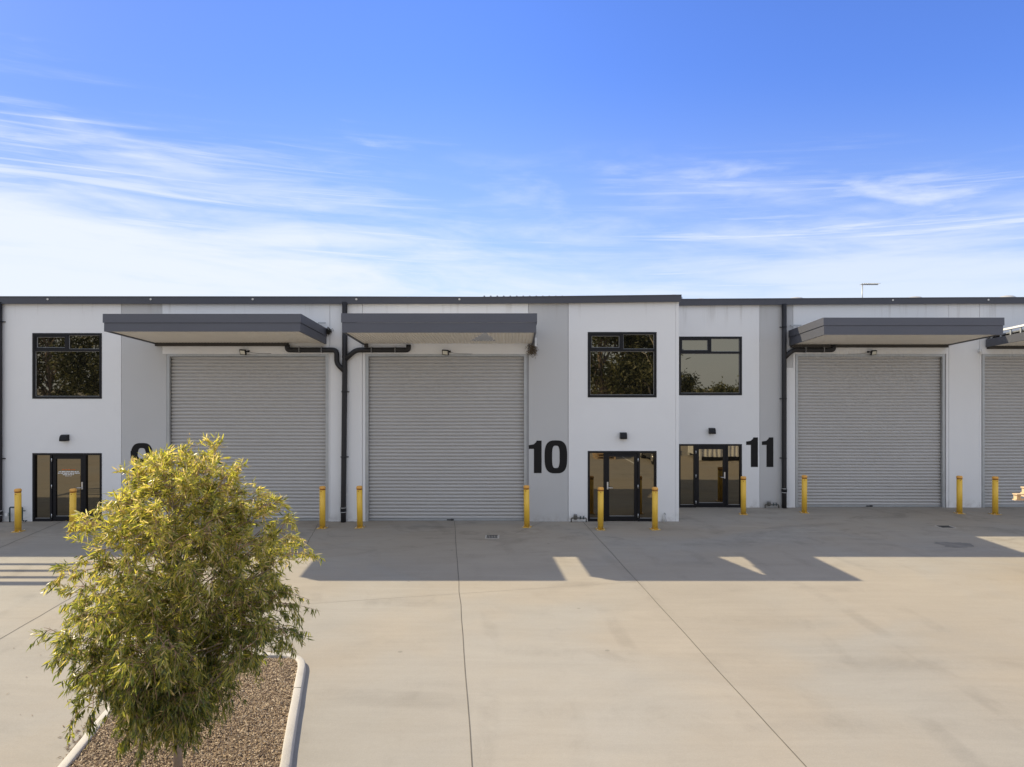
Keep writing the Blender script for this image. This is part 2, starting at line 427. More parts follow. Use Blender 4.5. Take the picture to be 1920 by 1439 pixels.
# ------------------------------------------------------------------ mesh helpers
class MB:
    def __init__(self):
        self.v, self.f, self.s = [], [], []

    def face(self, pts, smooth=False):
        i = len(self.v)
        self.v += [tuple(p) for p in pts]
        self.f.append(tuple(range(i, i + len(pts))))
        self.s.append(smooth)

    def box(self, x0, x1, y0, y1, z0, z1):
        i = len(self.v)
        self.v += [(x, y, z) for z in (z0, z1) for y in (y0, y1) for x in (x0, x1)]
        for q in ((0, 2, 3, 1), (4, 5, 7, 6), (0, 1, 5, 4), (1, 3, 7, 5), (3, 2, 6, 7), (2, 0, 4, 6)):
            self.f.append(tuple(i + k for k in q))
            self.s.append(False)
        return self

    def hexa(self, pts):
        """8 points ordered like box()"""
        i = len(self.v)
        self.v += [tuple(p) for p in pts]
        for q in ((0, 2, 3, 1), (4, 5, 7, 6), (0, 1, 5, 4), (1, 3, 7, 5), (3, 2, 6, 7), (2, 0, 4, 6)):
            self.f.append(tuple(i + k for k in q))
            self.s.append(False)
        return self

    def tube(self, path, rad, n=14, cap=True):
        path = [Vector(p) for p in path]
        if not hasattr(rad, '__len__'):
            rad = [rad] * len(path)
        i0 = len(self.v)
        prev = None
        for k, p in enumerate(path):
            if k == 0:
                t = path[1] - path[0]
            elif k == len(path) - 1:
                t = path[-1] - path[-2]
            else:
                t = (path[k + 1] - p).normalized() + (p - path[k - 1]).normalized()
            t.normalize()
            if prev is None:
                a = Vector((0, 0, 1)) if abs(t.z) < 0.9 else Vector((1, 0, 0))
                u = t.cross(a).normalized()
            else:
                u = (prev - t * prev.dot(t)).normalized()
            prev = u
            w = t.cross(u)
            for j in range(n):
                an = 2 * math.pi * j / n
                q = p + (u * math.cos(an) + w * math.sin(an)) * rad[k]
                self.v.append(tuple(q))
        for k in range(len(path) - 1):
            for j in range(n):
                a = i0 + k * n + j
                b = i0 + k * n + (j + 1) % n
                self.f.append((a, b, b + n, a + n))
                self.s.append(True)
        if cap:
            self.f.append(tuple(i0 + j for j in reversed(range(n))))
            self.s.append(False)
            self.f.append(tuple(i0 + (len(path) - 1) * n + j for j in range(n)))
            self.s.append(False)
        return self

    def lathe(self, prof, cx, cy, n=24):
        """profile of (r, z) from bottom to top"""
        i0 = len(self.v)
        for r, z in prof:
            for j in range(n):
                a = 2 * math.pi * j / n
                self.v.append((cx + r * math.cos(a), cy + r * math.sin(a), z))
        for k in range(len(prof) - 1):
            for j in range(n):
                a = i0 + k * n + j
                b = i0 + k * n + (j + 1) % n
                self.f.append((a, b, b + n, a + n))
                self.s.append(True)
        self.f.append(tuple(i0 + j for j in reversed(range(n))))
        self.s.append(False)
        self.f.append(tuple(i0 + (len(prof) - 1) * n + j for j in range(n)))
        self.s.append(False)
        return self

    def ring(self, outer, inner, y0, y1, closed=True):
        """strip between two outlines in the x-z plane, extruded from y0 (front) to y1"""
        n = len(outer)
        rng_ = range(n if closed else n - 1)
        for k in rng_:
            a, b = k, (k + 1) % n
            o0, o1, i0, i1 = outer[a], outer[b], inner[a], inner[b]
            self.face([(o0[0], y0, o0[1]), (o1[0], y0, o1[1]), (i1[0], y0, i1[1]), (i0[0], y0, i0[1])])
            self.face([(o0[0], y0, o0[1]), (o0[0], y1, o0[1]), (o1[0], y1, o1[1]), (o1[0], y0, o1[1])])
            self.face([(i0[0], y0, i0[1]), (i1[0], y0, i1[1]), (i1[0], y1, i1[1]), (i0[0], y1, i0[1])])
        return self

    def poly(self, pts, y0, y1):
        self.face([(x, y0, z) for x, z in pts])
        n = len(pts)
        for k in range(n):
            a, b = pts[k], pts[(k + 1) % n]
            self.face([(a[0], y0, a[1]), (a[0], y1, a[1]), (b[0], y1, b[1]), (b[0], y0, b[1])])
        return self

    def build(self, name, material, parent=None, origin=None):
        me = bpy.data.meshes.new(name)
        v = self.v
        if origin is not None:
            v = [(a - origin[0], b - origin[1], c - origin[2]) for a, b, c in v]
        me.from_pydata(v, [], self.f)
        me.polygons.foreach_set('use_smooth', self.s)
        me.materials.append(MAT[material])
        me.update()
        o = bpy.data.objects.new(name, me)
        COL.objects.link(o)
        if origin is not None and parent is None:
            o.location = origin
        if parent is not None:
            o.parent = parent
        return o


def tag(o, label, cat, group=None, kind=None):
    o['label'] = label
    o['category'] = cat
    if group:
        o['group'] = group
    if kind:
        o['kind'] = kind
    return o


def structure(o):
    o['kind'] = 'structure'
    return o


def thing(name, label, cat, loc=(0, 0, 0), group=None):
    o = bpy.data.objects.new(name, None)
    o.empty_display_size = 0.2
    o.location = loc
    COL.objects.link(o)
    return tag(o, label, cat, group)


def child(mb, name, material, root):
    """mesh given in world coordinates -> child of an unrotated root (or of a child of one)"""
    w = Vector(root.location)
    p = root.parent
    while p is not None:
        w += Vector(p.location)
        p = p.parent
    me_o = mb.build(name, material, root, origin=tuple(w))
    return me_o


def dup(o, parent=None):
    c = o.copy()
    COL.objects.link(c)
    if parent is not None:
        c.parent = parent
    for ch in list(o.children):
        dup(ch, c)
    return c


YA = 20.0            # front of units 9 and 10
YB = 22.24           # front of units 11 and 12, set back
F = 1240.0
CZ = 4.17


def fx(px, y):
    return (px - 960) / F * y


def fz(py, y):
    return CZ - (py - 719.5) / F * y


# ------------------------------------------------------------------ ground
g = MB()
g.face([(-400, -400, 0), (400, -400, 0), (400, 400, 0), (-400, 400, 0)])
structure(g.build('ground', 'yard_concrete'))


def ground_strip(name, pts, w, material, z=0.004):
    m = MB()
    L, Rr = [], []
    for k, p in enumerate(pts):
        p = Vector((*p, 0))
        a = Vector((*pts[max(0, k - 1)], 0))
        b = Vector((*pts[min(len(pts) - 1, k + 1)], 0))
        t = (b - a).normalized()
        nrm = Vector((-t.y, t.x, 0)) * w / 2
        L.append(p + nrm)
        Rr.append(p - nrm)
    for k in range(len(pts) - 1):
        m.face([(*Rr[k][:2], z), (*Rr[k + 1][:2], z), (*L[k + 1][:2], z), (*L[k][:2], z)])
    return structure(m.build(name, material))


def line(p, q, n=24, wob=0.006):
    out = []
    for k in range(n + 1):
        t = k / n
        out.append((p[0] + (q[0] - p[0]) * t + rng.normal(0, wob), p[1] + (q[1] - p[1]) * t))
    return out


ground_strip('expansion_joint', line((-1.742, 19.98), (0.10, 2.0)), 0.012, 'joint_dark')
ground_strip('expansion_joint', line((2.14, 19.98), (3.62, 2.0)), 0.013, 'joint_dark')
ground_strip('expansion_joint', line((-13.6, 19.98), (-12.2, 12.6)), 0.022, 'joint_dark')
ground_strip('expansion_joint', line((-5.75, 19.6), (-5.05, 15.6)), 0.014, 'joint_dark')
ground_strip('expansion_joint', line((-9.3, 19.6), (-8.3, 10.3)), 0.012, 'joint_dark')
ground_strip('saw_cut', line((-4.2, 12.45), (2.6, 13.9), 20, 0.0), 0.007, 'saw_line')
ground_strip('saw_cut', line((0.05, 18.3), (0.9, 19.9), 10, 0.004), 0.008, 'joint_dark')


# ------------------------------------------------------------------ buildings
def panel(root, x0, x1, z0, z1, y, cuts, material, depth=0.15, ztop=None):
    """precast panel with openings: front sheet, reveals and edges"""
    xs = sorted({x0, x1, *[min(max(c[k], x0), x1) for c in cuts for k in (0, 1)]})
    zs = sorted({z0, z1, *[min(max(c[k], z0), z1) for c in cuts for k in (2, 3)]})
    nx, nz = len(xs) - 1, len(zs) - 1

    def solid(i, j):
        if i < 0 or j < 0 or i >= nx or j >= nz:
            return False
        cx, cz = (xs[i] + xs[i + 1]) / 2, (zs[j] + zs[j + 1]) / 2
        return not any(c[0] < cx < c[1] and c[2] < cz < c[3] for c in cuts)
    m = MB()
    for i in range(nx):
        for j in range(nz):
            if not solid(i, j):
                continue
            a, b, c, d = xs[i], xs[i + 1], zs[j], zs[j + 1]
            m.face([(a, y, c), (b, y, c), (b, y, d), (a, y, d)])
            if not solid(i - 1, j):
                m.face([(a, y, c), (a, y, d), (a, y + depth, d), (a, y + depth, c)])
            if not solid(i + 1, j):
                m.face([(b, y, c), (b, y + depth, c), (b, y + depth, d), (b, y, d)])
            if not solid(i, j - 1):
                m.face([(a, y, c), (a, y + depth, c), (b, y + depth, c), (b, y, c)])
            if not solid(i, j + 1):
                m.face([(a, y, d), (b, y, d), (b, y + depth, d), (a, y + depth, d)])
    return child(m, 'wall_panel', material, root)


def window(root, x0, x1, z0, z1, y, tr):
    """fixed lower light, awning sash top left, fixed light top right; tr = transom height"""
    yf, yb = y - 0.012, y + 0.10
    w, fr = 0.022, 0.072
    xm = (x0 + x1) / 2
    f = MB()
    f.box(x0, x0 + fr, yf, yb, z0, z1)
    f.box(x1 - fr, x1, yf, yb, z0, z1)
    f.box(x0 + fr, x1 - fr, yf, yb, z1 - fr, z1)
    f.box(x0 + fr, x1 - fr, yf, yb, z0, z0 + fr)
    f.box(x0 + fr, x1 - fr, yf + 0.004, yb, tr - 0.035, tr + 0.035)
    f.box(xm - 0.035, xm + 0.035, yf + 0.006, yb, tr + 0.035, z1 - fr)
    fo = child(f, 'window', 'frame_black', root)
    s = MB()   # awning sash
    a0, a1, b0, b1 = x0 + fr, xm - 0.035, tr + 0.035, z1 - fr
    t = 0.045
    ys = yf + 0.016
    s.box(a0, a0 + t, ys, yb, b0, b1)
    s.box(a1 - t, a1, ys, yb, b0, b1)
    s.box(a0 + t, a1 - t, ys, yb, b0, b0 + t)
    s.box(a0 + t, a1 - t, ys, yb, b1 - t, b1)
    child(s, 'sash', 'frame_black', fo)
    bead = MB()
    lo = (x0 + fr, x1 - fr, z0 + fr, tr - 0.035)
    ro = (xm + 0.035, x1 - fr, tr + 0.035, z1 - fr)
    so = (a0 + t, a1 - t, b0 + t, b1 - t)
    for (p0, p1, q0, q1) in (lo, ro, so):
        e = 0.012
        yy = y + 0.028
        bead.box(p0, p0 + e, yy, yy + 0.02, q0, q1)
        bead.box(p1 - e, p1, yy, yy + 0.02, q0, q1)
        bead.box(p0 + e, p1 - e, yy, yy + 0.02, q0, q0 + e)
        bead.box(p0 + e, p1 - e, yy, yy + 0.02, q1 - e, q1)
    child(bead, 'glazing_bead', 'jamb_grey', fo)
    for (p0, p1, q0, q1) in (lo, ro, so):
        pn = MB()
        pn.box(p0, p1, y + 0.045 + rng.uniform(0, .004), y + 0.06, q0, q1)
        child(pn, 'pane', 'tinted_glass', fo)
    return fo


def entrance(root, x0, x1, z1, y, l0, l1, handle_right):
    """glazed shopfront: sidelight, door leaf between l0 and l1, sidelight"""
    yf, yb = y - 0.010, y + 0.11
    fr = 0.062
    f = MB()
    f.box(x0, x0 + fr, yf, yb, 0, z1)
    f.box(x1 - fr, x1, yf, yb, 0, z1)
    f.box(x0 + fr, x1 - fr, yf, yb, z1 - fr, z1)
    f.box(l0 - fr, l0, yf + .004, yb, 0, z1 - fr)
    f.box(l1, l1 + fr, yf + .004, yb, 0, z1 - fr)
    f.box(x0 + fr, l0 - fr, yf + .006, yb, 0, 0.085)
    f.box(l1 + fr, x1 - fr, yf + .006, yb, 0, 0.085)
    fo = child(f, 'entrance_door', 'frame_black', root)
    lf = MB()
    st = 0.105
    yl = y + 0.018
    lf.box(l0 + .006, l0 + st, yl, yb, 0.012, z1 - fr - .006)
    lf.box(l1 - st, l1 - .006, yl, yb, 0.012, z1 - fr - .006)
    lf.box(l0 + st, l1 - st, yl, yb, 0.012, 0.15)
    lf.box(l0 + st, l1 - st, yl, yb, z1 - fr - 0.115, z1 - fr - .006)
    child(lf, 'door_leaf', 'frame_black', fo)
    for (p0, p1, q0, q1) in ((x0 + fr, l0 - fr, 0.085, z1 - fr), (l0 + st, l1 - st, 0.15, z1 - fr - 0.115), (l1 + fr, x1 - fr, 0.085, z1 - fr)):
        pn = MB()
        pn.box(p0, p1, y + 0.05 + rng.uniform(0, .004), y + 0.065, q0, q1)
        child(pn, 'pane', 'tinted_glass', fo)
        tr = MB()
        tr.box(p0, p1, y + 0.036, y + 0.0485, q0, q0 + 0.014)
        child(tr, 'glazing_bead', 'jamb_grey', fo)
    hx = (l1 - 0.055) if handle_right else (l0 + 0.055)
    d = -1 if handle_right else 1
    h = MB()
    h.box(hx - .022, hx + .022, yl - .014, yl, 0.97, 1.19)
    h.tube([(hx, yl - .012, 1.02), (hx, yl - .06, 1.02), (hx + d * .03, yl - .068, 1.02), (hx + d * .15, yl - .068, 1.02)], 0.011, 8)
    child(h, 'handle', 'steel_bright', fo)
    hg = (l0 - 0.004) if handle_right else (l1 + 0.004)
    for zz in (0.12, 1.0, 1.80):
        hm = MB()
        hm.tube([(hg, yf - .002, zz), (hg, yf - .002, zz + 0.11)], 0.011, 8)
        child(hm, 'hinge', 'steel_bright', fo)
    return fo


def roller_door(root, x0, x1, z1, y, lock_x):
    """ribbed steel curtain in side guides; mesh of the door = the curtain"""
    m = MB()
    yc = y + 0.125
    pitch = 0.1055
    z = 0.055
    prof = []
    while z < z1 + 0.02:
        for t, dy in ((0.0, 0.036), (0.07, 0.030), (0.12, -0.008), (0.28, -0.016), (0.50, -0.019), (0.66, -0.014), (0.74, -0.004), (0.80, 0.032)):
            prof.append((z + t * pitch, dy))
        z += pitch
    nx = 28
    xs = [x0 + (x1 - x0) * k / nx for k in range(nx + 1)]
    ph = rng.uniform(0, 6, 4)
    i0 = len(m.v)
    for (zz, dy) in prof:
        for x in xs:
            sag = 0.006 * math.sin(x * 1.7 + ph[0] + zz * 0.8) + 0.004 * math.sin(x * 3.1 + ph[1] + zz * 2.3)
            sz = 0.0035 * math.sin(x * 0.9 + ph[2] + zz * 0.7)
            m.v.append((x, yc + dy + sag * 0.6, zz + sz))
    for k in range(len(prof) - 1):
        for j in range(nx):
            a = i0 + k * (nx + 1) + j
            m.f.append((a, a + 1, a + nx + 2, a + nx + 1))
            m.s.append(True)
    dr = child(m, 'roller_door', 'curtain_steel', root)
    b = MB()
    b.box(x0, x1, y + 0.095, y + 0.15, 0.006, 0.062)
    child(b, 'bottom_rail', 'galv_steel', dr)
    lk = MB()
    lk.box(lock_x - .09, lock_x + .03, y + 0.07, y + 0.096, 0.02, 0.05)
    lk.box(lock_x + .03, lock_x + .12, y + 0.082, y + 0.096, 0.01, 0.06)
    child(lk, 'lock', 'grate_dark', dr)
    for s, xx in ((-1, x0), (1, x1)):
        gd = MB()
        a, c = (xx - 0.075, xx + 0.012) if s < 0 else (xx - 0.012, xx + 0.075)
        gd.box(a, c, y + 0.002, y + 0.085, 0.002, z1 + 0.005)
        child(gd, 'door_guide', 'galv_steel', dr)
    hd = MB()
    hd.box(x0 - 0.075, x1 + 0.075, y + 0.004, y + 0.09, z1 + 0.005, z1 + 0.085)
    child(hd, 'door_head', 'galv_steel', dr)
    return dr


def shell(root, x0, x1, y, ztop, y1=None, left=False, right=False):
    """core wall behind the panels, sides, back and roof"""
    y1 = y1 or y + 24
    m = MB()
    m.box(x0, x1, y + 0.26, y + 0.34, 0, ztop - 0.28)
    m.box(x0, x1, y1 - 0.2, y1, 0, ztop - 0.1)
    m.box(x0, x0 + 0.16, y + (0.16 if left else 0.35), y1 - .2, 0, ztop - 0.24)
    m.box(x1 - 0.16, x1, y + (0.16 if right else 0.35), y1 - .2, 0, ztop - 0.24)
    child(m, 'side_wall', 'white_wall', root)
    r = MB()
    n = 40
    zz0, zz1 = ztop - 0.05, ztop + 0.35
    r.hexa([(x0, y - .02, zz0 - .08), (x1, y - .02, zz0 - .08), (x0, y1, zz1 - .08), (x1, y1, zz1 - .08), (x0, y - .02, zz0), (x1, y - .02, zz0), (x0, y1, zz1), (x1, y1, zz1)])
    k = 0
    while True:
        xr = x0 + 0.1 + 0.19 * k
        if xr > x1 - 0.1:
            break
        r.hexa([(xr - .02, y + .05, zz0), (xr + .02, y + .05, zz0), (xr - .02, y1 - .1, zz1), (xr + .02, y1 - .1, zz1),
                (xr - .012, y + .05, zz0 + .03), (xr + .012, y + .05, zz0 + .03), (xr - .012, y1 - .1, zz1 + .03), (xr + .012, y1 - .1, zz1 + .03)])
        k += 1
    return child(r, 'roof', 'roof_sheet', root)


def roof_fascia(root, pts, y, caps=(), end_right=False, end_left=False):
    """metal capping: pts = [(x, ztop, zbottom)]"""
    m = MB()
    yf = y - 0.12
    for (xa, ta, ba), (xb, tb, bb) in zip(pts[:-1], pts[1:]):
        m.hexa([(xa, yf, ba), (xb, yf, bb), (xa, y + .25, ba + .02), (xb, y + .25, bb + .02), (xa, yf, ta), (xb, yf, tb), (xa, y + .25, ta), (xb, y + .25, tb)])
        m.hexa([(xa, yf - .012, ta - .028), (xb, yf - .012, tb - .028), (xa, yf - .001, ta - .028), (xb, yf - .001, tb - .028),
                (xa, yf - .012, ta + .004), (xb, yf - .012, tb + .004), (xa, yf - .001, ta + .004), (xb, yf - .001, tb + .004)])
    fo = child(m, 'roof_fascia', 'charcoal', root)
    for (cx, cz) in caps:
        c = MB()
        c.tube([(cx, yf - .02, cz), (cx, yf + .002, cz)], 0.032, 10)
        child(c, 'overflow_cap', 'vent_metal', fo)
    return fo


ZF = fz(571, YA)          # foot of the roof fascia
# --- unit 8 (left, beyond the frame)
xb8 = fx(4, YA)
U8 = thing('warehouse_unit', 'white warehouse unit left of the dark corner downpipe, mostly out of view', 'warehouse', (-21, YA, 0), 'warehouse units in the row')
shell(U8, -27, xb8, YA, fz(557, YA), left=True)
panel(U8, -27, xb8 - .006, 0.0, ZF + .04, YA, [], 'white_wall')
roof_fascia(U8, [(-27, fz(557, YA), ZF), (xb8, fz(557, YA), ZF)], YA)

# --- unit 9
U9 = thing('warehouse_unit', 'white warehouse unit numbered 9 behind the young gum tree', 'warehouse', (-10, YA, 0), 'warehouse units in the row')
x = lambda p: fx(p, YA)
z = lambda p: fz(p, YA)
xs9, xe9 = xb8, x(647)
shell(U9, xs9, xe9, YA, z(557))
win9 = (x(61), x(191), z(748), z(625))
door9 = (x(61), x(191), 0.0, z(850))
rol9 = (x(312), x(616), 0.0, z(664))
J = 0.006
panel(U9, xs9 + J, x(227.5) - J, 0, ZF + .04, YA, [win9, door9], 'white_wall')
panel(U9, x(227.5) + J, x(312), 0, ZF + .04, YA, [(x(304), x(313), rol9[3] + .0, 9)], 'grey_wall')
panel(U9, x(304) + J, x(618.5) - J, 0, ZF + .04, YA, [rol9, (x(300), x(312), -1, rol9[3])], 'white_wall')
panel(U9, x(618.5) + J, xe9, 0, ZF + .04, YA, [], 'white_wall')
window(U9, *win9, YA, z(657))
entrance(U9, door9[0], door9[1], door9[3], YA, x(97.5), x(157), True)
roller_door(U9, x(317), x(611), z(669), YA, x(460))
roof_fascia(U9, [(xs9, z(557), ZF), (xe9, z(557.3), ZF)], YA, [(x(p), z(562.5)) for p in (95, 287, 477)])

# --- unit 10
U10 = thing('warehouse_unit', 'white warehouse unit numbered 10 standing forward at its right corner', 'warehouse', (0, YA, 0), 'warehouse units in the row')
xs10, xe10 = x(647), x(1273)
shell(U10, xs10, xe10, YA, z(557), right=True)
win10 = (x(1102), x(1231), z(745.5), z(623))
door10 = (x(1102), x(1231), 0.0, z(846))
rol10 = (x(685), x(988), 0.0, z(664))
panel(U10, xs10, x(679.5) - J, 0, ZF + .04, YA, [], 'white_wall')
panel(U10, x(679.5) + J, x(991) - J, 0, ZF + .04, YA, [rol10, (x(988) - .001, x(995), -1, rol10[3])], 'white_wall')
panel(U10, x(991) + J, x(1065.5) - J, 0, ZF + .07, YA, [], 'grey_wall')
sl = MB()
sl.box(x(988) + .0, x(991), YA + .004, YA + .1, 0, rol10[3])
child(sl, 'panel_edge', 'jamb_grey', U10)
panel(U10, x(1065.5) + J, x(1267) - J / 2, 0, ZF + .08, YA, [win10, door10], 'white_wall')
panel(U10, x(1267) + J / 2, xe10, 0, ZF + .08, YA, [], 'white_wall')
window(U10, *win10, YA, z(657))
entrance(U10, door10[0], door10[1], door10[3], YA, x(1136), x(1196), False)
roller_door(U10, x(690), x(983), z(669), YA, x(843))
roof_fascia(U10, [(xs10, z(557.3), ZF), (x(900), z(558), ZF), (x(1080), z(556.2), z(569.5)), (x(1276), z(554), z(567))], YA,
            [(x(p), z(562.5)) for p in (670, 862)])
rb = MB()
for k in range(13):
    xr = x(908 + 12.2 * k)
    rb.box(xr - .022, xr + .022, YA - .02, YA + 3, z(557), z(555.6) + .012)
child(rb, 'roof_rib', 'roof_sheet', U10)

# --- unit 11
U11 = thing('warehouse_unit', 'set back white warehouse unit numbered 11 with the aerial on its roof', 'warehouse', (10, YB, 0), 'warehouse units in the row')
x = lambda p: fx(p, YB)
z = lambda p: fz(p, YB)
xs11, xe11 = fx(1273, YA) + 0.02, x(1807)
ztB = z(559.5)
ZFB = z(573)
shell(U11, xs11, xe11, YB, ztB)
win11 = (x(1272.5), x(1391), z(741.5), z(631.5))
door11 = (x(1272.5), x(1391), 0.0, z(833))
rol11 = (x(1491), x(1774), 0.0, z(664))
panel(U11, xs11, x(1424.5) - J, 0, ZFB + .1, YB, [win11, door11], 'white_wall')
panel(U11, x(1424.5) + J, x(1487) - J, 0, ZFB + .1, YB, [(x(1474), 99, -1, z(690))], 'grey_wall')
panel(U11, x(1474), x(1491), 0, z(690), YB, [], 'white_wall')
panel(U11, x(1487) + J, x(1779) - J, 0, ZFB + .1, YB, [rol11, (x(1480), x(1491) + .001, -1, z(690))], 'white_wall')
panel(U11, x(1779) + J, xe11, 0, ZFB + .1, YB, [], 'white_wall')
window(U11, *win11, YB, z(661.5))
entrance(U11, door11[0], door11[1], door11[3], YB, x(1305), x(1362), True)
roller_door(U11, x(1496), x(1768), z(669), YB, x(1632))
roof_fascia(U11, [(xs11 - .3, z(562), z(574.5)), (x(1500), z(560.4), z(572.2)), (xe11, z(558.7), z(570.6))], YB, [(x(1670), z(564))])

# --- unit 12
U12 = thing('warehouse_unit', 'white warehouse unit at the right edge, its roller door cut by the frame', 'warehouse', (20, YB, 0), 'warehouse units in the row')
xe12 = 27.0
shell(U12, xe11, xe12, YB, ztB, right=True)
rol12 = (x(1840.5), x(2125), 0.0, z(664))
panel(U12, xe11, x(1836.5) - J, 0, ZFB + .1, YB, [], 'white_wall')
panel(U12, x(1836.5) + J, x(2130) - J, 0, ZFB + .1, YB, [rol12, (x(1830), rol12[0] + .001, -1, rol12[3])], 'white_wall')
se = MB()
se.box(x(1836.5), rol12[0], YB + .004, YB + .1, 0, rol12[3])
child(se, 'panel_edge', 'white_wall', U12)
panel(U12, x(2130) + J, xe12, 0, ZFB + .1, YB, [], 'white_wall')
roller_door(U12, x(1846), x(2119), z(669), YB, x(1980))
roof_fascia(U12, [(xe11, z(558.7), z(570.6)), (xe12, z(557), z(569))], YB, [(x(1848), z(563.5))])


# ------------------------------------------------------------------ unit numbers
def sup(cx, cz, a, b, p, n=40, t0=0.0, t1=2 * math.pi, closed=True):
    out = []
    for k in range(n if closed else n + 1):
        t = t0 + (t1 - t0) * k / n
        c, s = math.cos(t), math.sin(t)
        out.append((cx + a * math.copysign(abs(c) ** (2 / p), c), cz + b * math.copysign(abs(s) ** (2 / p), s)))
    return out


def digit_one(m, px0, px1, py0, py1, y, sx, sz):
    """heavy 1: stem with a flag at the top left"""
    w = px1 - px0
    h = py1 - py0
    s0 = px0 + 0.40 * w
    pts = [(s0, py1), (px1, py1), (px1, py0), (px0 + .62 * w, py0), (px0 + .55 * w, py0 + .055 * h), (px0 + .38 * w, py0 + .115 * h), (px0, py0 + .14 * h), (px0, py0 + .255 * h), (s0, py0 + .255 * h)]
    m.poly([(sx(a), sz(b)) for a, b in pts], y - 0.006, y + 0.01)


x = lambda p: fx(p, YA)
z = lambda p: fz(p, YA)
m = MB()
digit_one(m, 991.5, 1015.5, 826.5, 887.5, YA, x, z)
cx, cz = (x(1021) + x(1063.5)) / 2, (z(826) + z(888)) / 2
m.ring(sup(cx, cz, (x(1063.5) - x(1021)) / 2, (z(826) - z(888)) / 2, 3.0), sup(cx, cz, (x(1049) - x(1035)) / 2, (z(836) - z(878)) / 2, 3.4), YA - .006, YA + .01)
tag(m.build('unit_number', 'number_black', origin=(x(1027), YA, z(857))), 'big black number 10 painted on the grey wall panel', 'number', 'unit numbers')

m = MB()
cx, cz = x(266), z(862)
A_, B_ = (x(287) - x(245)) / 2, (z(831) - z(893)) / 2
ai, bi = (x(274) - x(258)) / 2, (z(841) - z(884)) / 2
t0, t1 = -math.pi + 0.42, math.pi - 0.02
m.ring(sup(cx, cz, A_, B_, 3.0, 44, t0, t1, False), sup(cx, cz, ai, bi, 3.2, 44, t0, t1, False), YA - .006, YA + .01, closed=False)
# lower half of the bowl
cz2 = z(850)
m.ring(sup(cx, cz2, A_, z(850) - z(869.5), 2.8, 24, math.pi, 1.72 * math.pi, False), sup(cx, cz2, ai, z(850) - z(860.5), 2.8, 24, math.pi, 1.72 * math.pi, False), YA - .0065, YA + .01, closed=False)
m.box(x(245), x(258), YA - .0062, YA + .01, z(852), z(846))
tag(m.build('unit_number', 'number_black', origin=(x(266), YA, z(862))), 'big black number 9 half hidden by the gum tree top', 'number', 'unit numbers')

x = lambda p: fx(p, YB)
z = lambda p: fz(p, YB)
m = MB()
digit_one(m, 1399, 1421, 820.5, 876, YB, x, z)
digit_one(m, 1428.5, 1450, 820.5, 876, YB, x, z)
tag(m.build('unit_number', 'number_black', origin=(x(1425), YB, z(848))), 'big black number 11 beside the set back entrance door', 'number', 'unit numbers')

# lettering on the glass door of unit 9
x = lambda p: fx(p, YA)
z = lambda p: fz(p, YA)
t = thing('door_notice', 'small orange and white lettering on the glass of the unit 9 door', 'notice', (x(127), YA + .048, z(888)))


def words(px0, px1, py, hgt, material, name):
    p = px0
    while p < px1 - .5:
        m = MB()
        for _ in range(random.randint(3, 8)):
            w = min(random.uniform(0.7, 1.3), px1 - p)
            if w <= .05:
                break
            h2 = hgt * random.uniform(0.75, 1.1)
            m.box(x(p), x(p + w * .86), YA + .0475, YA + .0492, z(py + h2 / 2), z(py - h2 / 2))
            p += w
        p += 1.0
        child(m, name, material, t)


words(114, 139, 881.5, 2.0, 'orange_letter', 'orange_word')
words(108, 146, 885.2, 1.9, 'white_letter', 'white_word')
words(106.5, 147.5, 888.0, 1.9, 'white_letter', 'white_word')
words(116, 137, 890.8, 1.5, 'white_letter', 'white_word')
words(120, 132, 893.3, 0.7, 'white_letter', 'white_word')


# ------------------------------------------------------------------ canopies
def spans(tri, u, a, b):
    """parts of the strip at x = u that a triangular gap (left, right, y of its wide end, x and y of its tip) leaves standing"""
    if tri is None:
        return [(a, b)]
    xl, xr, yw, xt, yt = tri
    if not xl < u < xr:
        return [(a, b)]
    q = yw + (yt - yw) * ((u - xl) / (xt - xl) if u < xt else (xr - u) / (xr - xt))
    lo_, hi_ = min(q, yw), max(q, yw)
    out = [(a, max(a, lo_))] if lo_ > a + .01 else []
    if hi_ < b - .01:
        out.append((hi_, b))
    return out


